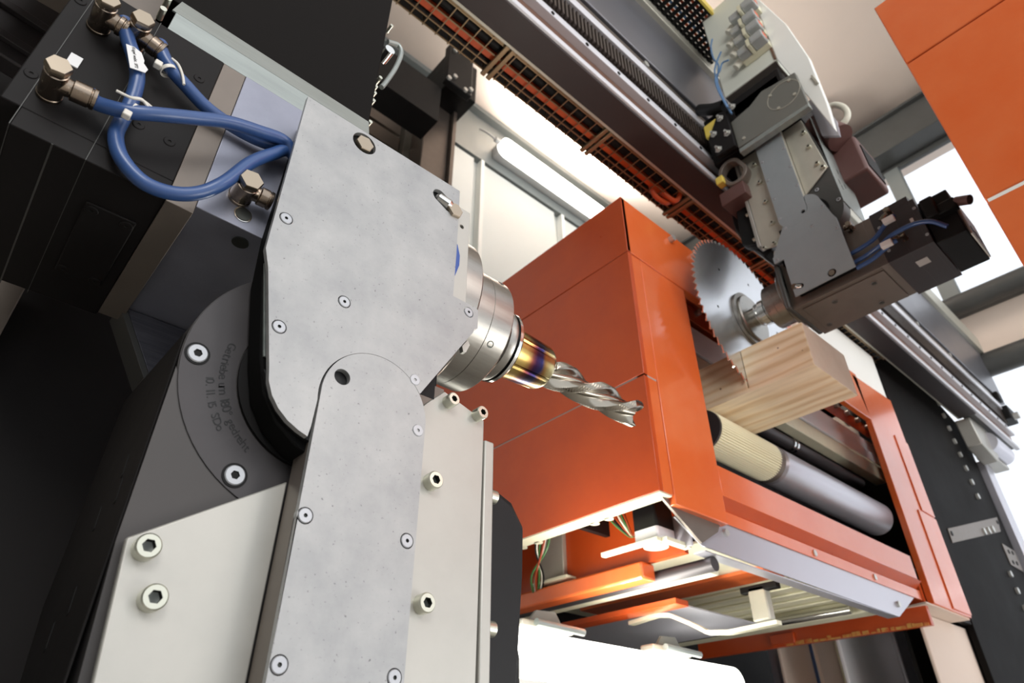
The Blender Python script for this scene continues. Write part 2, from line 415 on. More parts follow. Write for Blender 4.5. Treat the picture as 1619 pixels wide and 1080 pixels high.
# dark column with joint plates in the background left
ct = thing('steel_column', 'dark brown steel column left of the wall lamp, bolted joint on top', 'column', (2.1, 3.3, -H))
part('post', MB().box(1.86, 2.12, 3.25, 3.45, -H, 5.2), 'brownsteel', ct, bev=.008)
part('flange', MB().box(2.125, 2.16, 3.20, 3.5, -H, 5.2), 'brownsteel', ct)
part('joint_block', MB().box(1.90, 2.22, 3.0, 3.4, 5.20, 5.72), 'black', ct, bev=.01)
part('joint_plate', MB().box(1.84, 2.12, 2.93, 3.0, 5.12, 5.66), 'black', ct, bev=.01)
for x, y, z in ((1.92, 2.93, 5.22), (1.86, 2.93, 5.14), (2.10, 2.93, 5.20), (2.04, 2.93, 5.14), (1.90, 2.93, 5.60)):
    inst('bolt', HEXBOLT, ct, (x, y, z)).scale = (2., 2., 2.)
solo('cross_beam', MB().box(-.8, 1.84, 3.0, 3.25, 4.60, 5.06), 'black', 'black steel beam behind the latch of the black cover panel', 'beam')
ws = thing('shelf_panel', 'dim grey slatted panel seen between black cover and dark column', 'panel', (1.3, 3.6, 2))
for i in range(6): part('slat', MB().box(1.0, 1.83, 3.62, 3.68, 3.9+i*.22, 4.08+i*.22), 'bronze', ws)
part('post', MB().box(1.84, 1.94, 3.55, 3.66, -H, 5.4), 'grey', ws); part('post', MB().box(.92, 1.0, 3.55, 3.66, -H, 5.4), 'grey', ws)

# ================================================================== GANTRY (runs along x)
X0, X1 = -.6, 6.2
YG = .90
g = thing('gantry_beam', 'long dark gantry beam with toothed rack and guide rails crossing overhead', 'gantry', (3, .96, 2.2))
part('bottom_flange', MB().box(X0, X1-.95, YG, 1.012, 2.222, 2.25), 'blackbeam', g, bev=.003)
part('edge_strip', MB().box(X0, X1-.95, 1.006, 1.022, 2.224, 2.262), 'olive', g)
part('web', MB().box(X0, X1, YG+.02, 1.0, 2.25, 3.25), 'darkgrey', g)
part('foot_rail', MB().box(X0, X1, YG-.012, YG+.02, 2.232, 2.262), 'lilac', g, bev=.004)
part('brown_strip', MB().box(X0, X1, YG+.012, YG+.02, 2.262, 2.352), 'brown', g)
part('guide_rail', MB().box(X0, X1, YG-.022, YG+.02, 2.352, 2.374).box(X0, X1, YG+.0, YG+.02, 2.374, 2.452), 'lilac', g, bev=.003)
for i in range(36):
    x = X0+.1+i*.185
    part('rail_screw', MB().cyl((x, YG-.026, 2.363), (x, YG-.02, 2.363), .008, 10), 'anod', g)
rk = MB(); rk.box(X0, X1, YG+.006, YG+.02, 2.455, 2.615)
x = X0
while x < X1:
    rk.box(x, x+.011, YG-.012, YG+.006, 2.470, 2.585); x += .022
part('toothed_rack', rk, 'rack', g, kind='stuff')
part('rack_rail', MB().box(X0, X1, YG-.022, YG+.02, 2.588, 2.640).box(X0, X1, YG-.006, YG+.02, 2.64, 2.652), 'lilac', g, bev=.003)
part('cable_strip', MB().box(X0, X1, YG+.0, YG+.02, 2.66, 2.735), 'brownsteel', g)
for i in range(9):
    x = .4+i*.6
    part('bolt', MB().cyl((x, YG-.015, 2.70), (x, YG, 2.70), .016, 12), 'darkbolt', g)
part('cover_sheet', MB().box(X0, X1+.3, YG-.012, YG+.02, 2.75, 3.262), 'coversheet', g, bev=.004)
part('top_lip', MB().box(X0, X1+.3, YG-.04, YG+.02, 3.262, 3.43), 'olive', g, bev=.004)

# energy chain lying on the gantry
ec = thing('cable_chain', 'cable chain packed with black and orange cables above the gantry beam', 'cable chain', (1.6, .8, 3.3))
for k in range(9):
    yy = .70+k*.019
    col = ('black', 'orangecable', 'black', 'darkcopper', 'black', 'pneu', 'orangecable', 'black', 'black')[k]
    part('cable', MB().cyl((.6, yy, 3.34), (2.25, yy, 3.34), .0085, 8), col, ec)
lk = MB()
for i in range(41): lk.box(.6+i*.04, .622+i*.04, .69, .87, 3.322, 3.330)
part('link_bars', lk, 'black', ec, kind='stuff')
part('side_band', MB().box(.6, 2.25, .872, .885, 3.31, 3.37), 'olive', ec)
part('side_band', MB().box(.6, 2.25, .678, .690, 3.31, 3.37), 'yellow', ec, label='yellow side band of the chain')

# wire mesh cable tray
tr = thing('mesh_cable_tray', 'wire mesh cable tray with orange and black cables beside the gantry beam', 'cable tray', (2, 1.1, 2.2))
ZT = 2.235
tw = MB()
for y in (1.035, 1.085, 1.13, 1.158): tw.box(X0, 4.05, y-.0025, y+.0025, ZT-.003, ZT+.002)
tw.box(X0, 4.05, 1.028, 1.034, ZT, ZT+.005)
i = 0; x = X0
while x < 4.05:
    tw.box(x-.002, x+.002, 1.03, 1.165, ZT-.004, ZT); tw.box(x-.002, x+.002, 1.16, 1.165, ZT, ZT+.06); x += .055
part('wire_grid', tw, 'wire', tr, kind='stuff')
part('orange_duct', MB().box(X0, 4.05, 1.092, 1.116, ZT+.012, ZT+.04), 'orangecable', tr)
part('black_cable', MB().cyl((X0, 1.062, ZT+.03), (4.05, 1.062, ZT+.03), .021, 14), 'black', tr)
part('black_cable', MB().cyl((X0, 1.135, ZT+.03), (4.05, 1.135, ZT+.03), .012, 14), 'black', tr)
part('tray_back', MB().box(X0, 4.05, 1.03, 1.182, ZT+.05, ZT+.055), 'anod', tr)
for x in (.88, 1.42, 1.98, 2.62, 3.4):
    part('support_bracket', MB().box(x, x+.018, 1.022, 1.172, ZT-.016, ZT-.004).box(x+.027, x+.045, 1.022, 1.172, ZT-.016, ZT-.004), 'wire', tr, bev=.002)
part('bent_cable', MB().tube([(1.86, 1.10, ZT+.05), (1.90, 1.09, ZT+.0), (1.95, 1.075, ZT-.02), (1.96, 1.05, ZT+.02), (1.92, 1.04, ZT+.06)], .012), 'orangecable', tr)
part('bent_cable', MB().tube([(1.82, 1.11, ZT+.05), (1.86, 1.12, ZT-.01), (1.93, 1.11, ZT-.02), (1.98, 1.10, ZT+.04)], .012), 'orangecable', tr)

# ================================================================== ORANGE HOUSINGS
def housing():
    t = thing('machine_housing', 'large orange machine housing with roller opening, sawn beam sticking out', 'machine housing', (2.7, 1.4, .70))
    y0, y1 = 1.05, 2.3; xl, xr = 1.495, 3.935
    # left side: three panels
    for z0, z1 in ((1.621, 1.90), (1.098, 1.617), (.705, 1.091)):
        part('side_panel', MB().box(xl, xl+.02, y0, y1, z0, z1), 'orange', t, bev=.0015)
    part('panel_gap', MB().box(xl+.003, xl+.02, y0+.003, y1, 1.091, 1.098), 'seam', t, label='pale joint between two orange panels')
    part('panel_gap', MB().box(xl+.003, 1.562, y0+.003, y0+.03, 1.091, 1.098), 'seam', t, label='pale joint between two orange panels')
    part('side_return', MB().box(xl+.002, xl+.06, y0+.002, y1, .700, .705), 'cream', t, label='pale folded bottom edge of the side panel')
    for y in (1.30, 1.36, 1.62, 1.70): part('edge_tab', MB().cyl((xl+.066, y, .700), (xl+.066, y, .705), .016, 12), 'cream', t)
    part('back_panel', MB().box(xl+.02, xr, y1-.02, y1, .9, 1.9), 'anod', t)
    part('top_panel', MB().box(xl+.021, xr-.45, y0+.03, y1, 1.87, 1.89), 'orange', t)
    # front: top rail, left stile, right stile, bottom rail
    part('top_rail', MB().box(xl+.001, 3.48, y0, y0+.03, 1.621, 1.90), 'orangelit', t, bev=.003)
    part('corner_strip', MB().box(xl+.0012, 1.565, y0+.001, y0+.03, 1.098, 1.615), 'orangelit', t, bev=.002)
    part('corner_strip', MB().box(xl+.0012, 1.562, y0+.001, y0+.03, .705, 1.091), 'orangelit', t, bev=.002)
    part('left_stile', MB().box(1.566, 1.835, y0, y0+.03, .68, 1.616), 'orangelit', t, bev=.003)
    st = MB().prism([(3.475, .69), (3.935, .69), (3.935, 1.905), (3.42, 1.88), (3.48, 1.62)], 'y', y0, y0+.03)
    part('right_stile', st, 'orangelit', t, bev=.003)
    part('stile_edge_cover', MB().box(3.70, 3.93, y0-.006, y0, .70, 1.18), 'orangelit', t, bev=.002)
    part('stile_edge_cover', MB().box(3.76, 3.93, y0-.006, y0, 1.19, 1.62), 'orangelit', t, bev=.002)
    rl = MB(); rl.prism([(y0, .775), (y0, .88), (y0+.03, .88), (y0+.03, .785)], 'x', 1.835, 3.36)
    part('bottom_rail', rl, 'orangelit', t, bev=.002)
    part('rail_underside', MB().prism([(y0+.001, .775), (y0+.03, .785), (y0+.06, .74), (y0+.045, .735)], 'x', 1.836, 3.40), 'orange', t)
    part('rail_flange', MB().box(1.80, 3.42, 1.078, 1.082, .700, .742), 'orangelit', t, bev=.001)
    part('lip_sheet', MB().prism([(1.80, .700), (3.34, .700), (3.10, .588), (1.72, .600), (1.60, .66)], 'y', 1.083, 1.088), 'sheet', t, label='steel sheet lip under the orange rail')
    part('lip_return', MB().box(1.74, 3.1, 1.088, 1.13, .588, .592), 'sheet', t)
    for x, z in ((1.86, .668), (1.72, .66), (3.12, .64), (2.45, .72), (2.95, .72)):
        part('lip_bolt', MB().cyl((x, 1.073, z), (x, 1.083, z), .012, 12), 'darkbolt', t)
    part('corner_gusset', MB().prism([(1.53, .70), (1.83, .70), (1.80, .655), (1.70, .60)], 'y', 1.07, 1.078), 'bronze', t)
    part('corner_bracket', MB().prism([(1.10, .70), (1.24, .70), (1.13, .60), (1.10, .60)], 'x', 1.69, 1.70), 'sheet', t)
    # right side panel, seen from inside below the tray
    part('right_side_panel', MB().box(3.44, 3.47, y0+.03, y1, .60, .80), 'orange', t, bev=.002)
    ch = MB(); random.seed(3); yy = 1.09
    while yy < 1.75:
        l = random.uniform(.01, .05); ch.box(3.436, 3.4405, yy, yy+l, .60, .60+random.uniform(.006, .02)); yy += l+random.uniform(0, .012)
    part('chipped_edge', ch, 'orangechip', t)
    part('panel_fold', MB().box(3.425, 3.44, 1.72, 1.85, .61, .66), 'orange', t, bev=.003)
    part('stile_foot', MB().prism([(3.40, 1.06), (3.93, 1.06), (3.93, 1.2), (3.47, 1.3)], 'z', .682, .69), 'beige', t)
    # bolts on the top rail and guide blocks inside
    for q in ((1.80, 1.862), (1.955, 1.862)):
        part('rail_bolt', MB().cyl((q[0], y0-.02, q[1]), (q[0], y0, q[1]), .014, 14), 'darkbolt', t)
    YB = 1.27
    part('carrier_plate', MB().box(1.84, 4.1, YB-.012, YB+.01, 1.818, 1.858), 'orange', t, bev=.002)
    part('carrier_plate', MB().box(1.84, 4.1, YB-.02, YB-.012, 1.757, 1.812), 'orange', t, bev=.002)
    for i in range(15):
        part('carrier_bolt', MB().cyl((2.13+i*.135, YB-.035, 1.832), (2.13+i*.135, YB-.012, 1.832), .015, 12), 'darkbolt', t)
    part('guide_sheet', MB().box(1.84, 4.06, YB-.005, YB, 1.642, 1.735), 'paper', t)
    part('guide_sheet', MB().box(1.84, 4.06, YB-.02, YB-.005, 1.578, 1.638), 'paper', t, bev=.002)
    part('support_bar', MB().box(1.84, 4.03, YB-.02, YB+.04, 1.476, 1.562), 'cream', t, bev=.004)
    part('guide_shaft', MB().cyl((1.84, YB+.03, 1.41), (3.75, YB+.03, 1.41), .030, 24), 'darkmotor', t)
    for x in (2.98, 3.01): part('shaft_ring', MB().cyl((x, YB+.03, 1.41), (x+.014, YB+.03, 1.41), .036, 24), 'chrome', t)
    part('interior_dark', MB().box(1.60, 4.27, 1.45, 1.47, .72, 1.86), 'black', t)  # black sheet standing in for the shade inside the opening
    part('interior_dark_end', MB().box(4.25, 4.27, 1.16, 1.45, .72, 1.86), 'black', t)  # black sheet closing off that dark interior on the right
    part('inner_floor', MB().box(1.78, 4.2, 1.16, 1.45, .90, .91), 'black', t)
    part('rail_backing', MB().box(1.84, 3.4, 1.09, 1.10, .86, .90), 'cream', t)
    # underneath
    part('inner_panel', MB().box(1.74, 1.76, 1.16, 2.2, .60, .95), 'orange', t)
    part('underside_tray', MB().box(1.88, 3.05, 1.14, 2.2, .668, .676), 'cream', t)
    for i in range(5): part('tray_rib', MB().box(2.50+i*.11, 2.53+i*.11, 1.14, 2.2, .658, .668), 'cream', t, bev=.004)
    part('tray_cross_strip', MB().box(2.27, 2.42, 1.14, 2.1, .655, .667), 'orangelit', t)
    part('tray_end_channel', MB().box(3.03, 3.12, 1.14, 2.2, .612, .668), 'cream', t, bev=.006)
    part('tray_end_tube', MB().cyl((2.98, 1.22, .622), (2.98, 2.2, .622), .018, 16), 'chrome', t)
    part('frame_rail', MB().box(1.70, 1.77, 1.30, 2.25, .545, .60), 'orangelit', t, bev=.008)
    part('round_rod', MB().cyl((1.80, 1.10, .565), (1.80, 2.25, .565), .022, 20), 'darkmotor', t)
    part('light_channel', MB().box(1.83, 1.88, 1.14, 2.25, .552, .572), 'cream', t, bev=.004)
    # S-shaped chute side with its sheet
    sp = [(1.62, .50), (1.56, .505), (1.50, .51), (1.44, .50), (1.36, .46), (1.30, .425), (1.22, .415), (1.05, .42)]
    sm = MB(); 
    for (a, b), (c, d) in zip(sp[:-1], sp[1:]): sm.bar((2.02, a, b), (2.02, c, d), .03, .012)
    part('chute_edge', sm, 'cream', t)
    part('chute_sheet', MB().prism([(1.95, 1.40), (2.6, 1.40), (2.6, 2.2), (1.95, 2.2)], 'z', .53, .535), 'sheet', t)
    part('chute_frame', MB().box(1.93, 2.0, 1.35, 2.2, .512, .53), 'orange', t)
    part('chute_latch', MB().box(2.33, 2.37, 1.24, 1.31, .50, .62), 'olive', t, bev=.006)
    part('chute_latch_lever', MB().box(2.33, 2.36, 1.19, 1.34, .60, .625), 'black', t, bev=.004)
    # stepper motor hanging inside
    part('stepper_motor', MB().box(1.60, 1.69, 1.15, 1.24, .645, .82), 'black', t, bev=.008)
    part('stepper_motor_face', MB().box(1.60, 1.69, 1.15, 1.24, .615, .66), 'lilac', t, bev=.008)
    part('stepper_flange', MB().cyl((1.645, 1.195, .605), (1.645, 1.195, .618), .038, 24), 'alu', t)
    part('mount_bracket', MB().box(1.58, 1.60, 1.14, 1.36, .60, .612).box(1.60, 1.72, 1.12, 1.145, .60, .612), 'cream', t)
    part('junction_box', MB().box(1.72, 1.742, 1.66, 1.78, .62, .80), 'olive', t, bev=.004)
    part('box_bracket', MB().box(1.69, 1.742, 1.62, 1.80, .610, .618), 'cream', t)
    cols = ('darkcopper', 'green', 'creamhose', 'darkcopper', 'black', 'green', 'creamhose')
    for i in range(7):
        a = random.uniform(-.015, .015); b = random.uniform(-.02, .02)
        part('wire', MB().tube([(1.60+a, 1.62+b, .80), (1.61+a, 1.66+b, .70), (1.66+b, 1.73+a, .63), (1.72, 1.80+a, .58), (1.74, 1.86+b, .55)], .004, 6, 6), cols[i], t)
    for i in range(6):
        a = i*.012
        part('wire', MB().tube([(1.60+a*.3, 1.30+a, .80), (1.60, 1.27+a, .72), (1.605+a*.4, 1.255+a*.5, .66), (1.60, 1.24, .64)], .0035, 6, 6), cols[i], t)
    return t
housing()

def housing2():
    t = thing('machine_housing', 'large plain orange machine housing at the right edge, above the window', 'machine housing', (1.9, -.6, .70))
    xl, y1, y0 = 1.485, .067, -1.3
    for z0, z1 in ((1.621, 1.90), (1.098, 1.617), (.705, 1.088)):
        part('side_panel', MB().box(xl, xl+.02, y0, y1, z0, z1), 'orangelit', t, bev=.003)
    part('panel_gap', MB().box(xl+.003, xl+.02, y0, y1-.004, 1.088, 1.098), 'white', t, label='pale joint between two orange panels')
    part('front_panel', MB().box(xl+.02, 3.935, y1-.03, y1, 1.621, 1.90), 'orangelit', t)
    part('front_panel', MB().box(xl+.02, 1.835, y1-.03, y1, .705, 1.617), 'orangelit', t)
    part('front_panel', MB().box(3.475, 3.935, y1-.03, y1, .705, 1.617), 'orangelit', t)
    part('bottom_rail', MB().box(1.835, 3.475, y1-.03, y1, .705, .88), 'orangelit', t)
    part('body', MB().box(xl+.02, 3.9, y0, y1-.06, .9, 1.88), 'anod', t)
    return t
housing2()

# roller
ro = thing('feed_roller', 'feed roller, ribbed pale sleeve and smooth grey drum, below the beam', 'roller', (2.7, 1.165, 1.02))
ry, rz, R = 1.165, 1.098, .080
rm = MB(); pr = []
for i in range(50):
    a = 2*pi*i/50; d = 2*pi/50
    for f, r in ((0, R-.009), (.12, R-.001), (.25, R), (.58, R), (.70, R-.001), (.82, R-.009)): pr.append((r, a+f*d))
n = len(pr); vs = [(X, ry+r*cos(a), rz+r*sin(a)) for X in (1.985, 2.40) for r, a in pr]
fs = [(i, (i+1) % n, n+(i+1) % n, n+i) for i in range(n)]+[tuple(range(n)), tuple(reversed(range(n, 2*n)))]
rm.add(vs, fs)
part('ribbed_sleeve', rm, 'roller', ro, smooth=0)
part('end_disc', MB().cyl((1.975, ry, rz), (1.986, ry, rz), R-.003, 48), 'darkmotor', ro)
part('sleeve_collar', MB().lathe([(0, R-.002), (.028, R+.001), (.034, R-.012), (.05, R-.012)], (2.40, ry, rz), (1, 0, 0), 48), 'bronze', ro)
part('drum', MB().lathe([(0, R-.014), (.01, R), (.98, R), (1.01, R-.012), (1.015, R-.03)], (2.445, ry, rz), (1, 0, 0), 64), 'sheet', ro)

# beam with saw kerf
bm = MB(); x0, x1, y0, y1, z0, z1 = 1.997, 2.317, .716, 1.225, 1.181, 1.358
bm.prism([(y0, z0), (y1, z0), (y1, z1), (.9660, z1), (.9660, 1.198), (.9595, 1.198), (.9595, z1), (y0, z1)], 'x', x0, x1)
bo = thing('timber_beam', 'pale square-cut timber beam being cut by the circular saw blade', 'timber beam', (2.15, 1.1, z0))
part('beam_body', bm, 'wood', bo, bev=.0015)
part('end_face', MB().box(x0+.0015, x1-.0015, y0-.0008, y0+.001, z0+.0015, z1-.0015), 'endgrain', bo, label='pale sawn end of the beam')
kn = MB()
for a, b, r in ((.82, 1.30, .003), (1.07, 1.24, .004), (.74, 1.25, .002)): kn.cyl((x0-.0004, a, b), (x0+.001, a, b), r, 10)
part('knot', kn, 'brown', bo)

# ================================================================== SPINDLE UNITS
PL = Vector((.23, .5, .32)); PR = Vector((2.0, .589, 1.81))
ML = Matrix.Translation(PL+Vector((0, 0, H)))
MR = Matrix(((0, 1, 0, PR.x), (1, 0, 0, PR.y), (0, 0, -1, PR.z+H), (0, 0, 0, 1)))
AY, AZ = .6395, .562                    # spindle axis (runs along x)

def fitting(t, base, end, label=None, k=1., L0=.034):
    """push-in elbow: barrel standing on the face, hex cap, arm towards end"""
    b = Vector(base); e = Vector(end)
    mb = MB().lathe([(0, .0100*k), (.003, .0100*k), (.0035, .0094*k), (L0-.003, .0094*k), (L0-.0025, .0085*k), (L0, .0085*k)], b, (0, -1, 0), 28)
    s = Vector((b.x, e.y, b.z)); d = (e-s).normalized(); L = (e-s).length
    f = part('push_fitting', mb, 'nickel', t, label)
    a = part('fitting_arm', MB().lathe([(0, .0085), (.011, .0085), (.012, .0080), (.0135, .0080), (.0145, .0098), (L-.005, .0098), (L-.0042, .0090), (L-.0035, .0090), (L-.0028, .0100), (L, .0098)], s, d, 28), 'nickel', f)
    inst('hex_cap', HEXCAP, f, (b.x, b.y-L0, b.z)).scale = (k, 1, k)
    return f

def spindle_head(matrix, label, near):
    t = thing('spindle_head', label, 'spindle head', matrix=matrix, off=PL)
    # cover plate, circular cutout for the arm
    c = (.270, .3015)
    arc = []
    for k in range(34):
        a = radians(36+156*k/33); q = max(0, (k/33-.62)/.38); rr = .0579+.0028*q
        arc.append((c[0]+rr*cos(a), c[1]+rr*sin(a)))
    pts = [(.131, .657), (.351, .659), (.3515, .626), (.352, .549), (.351, .481), (.385, .481), (.389, .479), (.3895, .452),
           (.3845, .449), (.383, .443), (.376, .432), (.3180, .3360)]+arc+[(.2095, .262), (.2080, .2515)]
    pts += [(.199, .2545), (.188, .260), (.178, .268), (.170, .278), (.1645, .290), (.162, .303), (.139, .403), (.132, .424)]
    sc = [(.219, .404), (.143, .470), (.162, .346), (.375, .469), (.310, .349)]
    holes = [circ(a, b, .0072, 20) for a, b in sc[:4]]
    holes.append(circ(.208, .638, .0155, 24)); holes.append(slot(.328, .624, .017, .0105, -.45))
    pl = part('cover_plate', MB().prism(pts, 'y', .5, .506, holes), 'zinc' if near else 'greyblue', t)
    for a, b in sc: inst('countersunk_screw', SCREW, pl, (a, .5005, b))
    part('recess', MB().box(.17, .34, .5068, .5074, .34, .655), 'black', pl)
    # inner backing plate
    if near:
        part('backing_plate', MB().prism([(.30, .345), (.372, .45), (.376, .486), (.3755, .640), (.345, .640), (.30, .655)], 'y', .5078, .512,
                                         [circ(.3635, .6075, .0032, 12)]), 'alu', t, bev=.0005)
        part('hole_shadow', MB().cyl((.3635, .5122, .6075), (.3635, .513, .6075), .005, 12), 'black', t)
        part('marker_spot', MB().prism([(.353, .575), (.358, .572), (.3625, .556), (.3625, .540), (.357, .520), (.353, .515)], 'y', .5072, .5077), 'bluemark', t, label='blue mark on the pale inner plate')
    inst('hex_plug', HEXPLUG, t, (.2085, .503, .6375))
    part('oval_nipple', MB().lathe([(0, .004), (.004, .0075), (.02, .0085), (.024, .006)], (.318, .506, .630), (1, -.25, -.45), 20), 'chrome', t)
    inst('hex_plug', HEXPLUG, t, (.344, .501, .617))
    # dark casing behind the plate
    cs = [(.146, .44), (.158, .345), (.150, .318), (.157, .285), (.172, .258), (.192, .240), (.215, .232), (.30, .235), (.36, .44), (.36, .645), (.146, .645)]
    cs = [(.136, .462), (.1395, .40), (.149, .352), (.156, .318), (.166, .285), (.182, .262), (.204, .246), (.215, .242), (.30, .28), (.365, .45), (.365, .50), (.345, .50), (.345, .645), (.14, .645)]
    part('gear_casing', MB().prism(cs, 'y', .5125, .541), 'matte', t, bev=.002)
    part('casing_edge', MB().bar((.1385, .5115, .415), (.1595, .5115, .318), .002, .0025), 'galv', t, label='pale edge of the casing')  # thin pale strip along the casing edge
    ri = [(.173+0, .300)]+[(.23+.073*cos(a), .32+.073*sin(a)) for a in [radians(195+i*9) for i in range(9)]]
    part('casing_rim', MB().prism([(.166, .303), (.160, .303)]+[(.23+.071*cos(radians(197+i*7)), .32+.071*sin(radians(197+i*7))) for i in range(11)][::1]+[(.225, .262), (.185, .285)], 'y', .5066, .5124), 'rubber', t)
    # spindle block (runs along x)
    part('spindle_block', MB().box(.0695, .385, .540, .775, .467, .6795), 'steelblk' if near else 'bronze', t, bev=.0008)
    hb = MB().cyl((.112, .5385, .4845), (.112, .5402, .4845), .0078, 24); hb.cyl((.122, .56, .4655), (.122, .56, .4672), .0085, 24)
    part('threaded_hole', hb, 'socket', t)
    part('hole_chamfer', MB().lathe([(0, .0078), (0, .0092), (.0009, .0092), (.0009, .0078)], (.112, .5401, .4845), (0, -1, 0), 24, False), 'chrome', t)
    part('spacer_ring', MB().box(.044, .0692, .5405, .775, .458 if near else .467, .6785), 'bronze', t, bev=.0005)
    # motor
    mo = part('motor_housing', MB().box(-.0985, .0438, .540, .790, .483, .6795), 'anod' if near else 'darkmotor', t, bev=.0012)
    part('housing_skirt', MB().box(-.083, .0436, .5403, .785, .4600, .4835), 'anod' if near else 'darkmotor', mo, bev=.001)
    part('joint_line', MB().box(-.0835, -.0829, .5393, .79, .4597, .6797).box(-.052, -.0505, .5399, .79, .4597, .4602).box(-.0255, -.0249, .5393, .79, .4597, .6797), 'darkgrey', mo)
    for a, b in ((.028, .633), (-.002, .529), (.027, .528), (-.090, .523), (-.091, .643)):
        s = inst('countersunk_screw', DARKSCREW if near else SCREW, mo, (a, .5402, b)); s.scale = (.9, .9, .9)
    part('bottom_cover', MB().box(-.012, .033, .592, .722, .4576, .4602), 'anod', mo, bev=.002)
    for a, b in ((-.005, .600), (.026, .600), (-.005, .714), (.026, .714)):
        s = inst('cover_screw', DARKSCREW, mo, (a, b, .4574), rot=(pi/2, 0, 0))
    part('label_tag', MB().box(-.0745, -.0645, .5385, .5400, .556, .571), 'label', mo)
    if not near:
        part('motor_tail', MB().box(-.19, -.1, .555, .77, .50, .682), 'black', t, bev=.004)
        part('tail_plate', MB().box(-.196, -.19, .59, .76, .54, .68), 'white', t, bev=.002)
        for a in (.62, .66, .70): part('tail_slot', MB().box(-.1975, -.196, a, a+.014, .63, .65), 'black', t)
        part('connector', MB().box(-.15, -.11, .52, .555, .52, .60), 'black', t, bev=.006)
        part('connector', MB().box(-.20, -.14, .53, .56, .56, .60), 'black', t, bev=.004)
        part('cable_gland', MB().cyl((-.235, .535, .60), (-.20, .545, .575), .016, 16), 'pink', t)
        part('logo_plate', MB().box(-.055, -.018, .60, .637, .6797, .6803), 'lampend', t, label='small square nameplate')
        part('nose_flange', MB().box(.385, .405, .520, .77, .47, .678), 'darkgrey', t, bev=.006)
        part('bottom_plate', MB().box(.07, .36, .56, .76, .6797, .684), 'bronze', t, bev=.001)
        for a, b in ((.12, .60), (.26, .60), (.34, .72), (.15, .73)):
            s = inst('bottom_screw', SCREW, t, (a, b, .684), rot=(pi/2, 0, 0)); s.scale = (1.5, 1.5, 1.5)
    # collar
    part('spindle_flange', MB().lathe([(0, .114), (.030, .114), (.035, .109), (.035, .09)], (.385, AY, AZ), (1, 0, 0), 72), 'steel', t)
    co = part('spindle_collar', MB().lathe([(0, .0865), (.001, .0885), (.038, .0885), (.0385, .0877), (.0392, .0885), (.073, .0885), (.0765, .085), (.0765, .05)], (.420, AY, AZ), (1, 0, 0), 72), 'steel', t)
    for an, xx in ((radians(143), .484), (radians(222), .470), (radians(60), .47)):
        d = Vector((0, cos(an), sin(an))); p = Vector((xx, AY, AZ))+d*.0881
        part('set_screw', MB().lathe([(0, .0052), (.0008, .0052), (.0008, .004), (-.002, .004)], p, d, 20, False).cyl(p-d*.001, p+d*.0003, .0041, 16), 'socket', co)
    part('swarf_lip', MB().prism([(.374, .424), (.382, .436), (.385, .430), (.380, .418), (.376, .417)], 'y', .508, .514), 'alu', t)
    return t

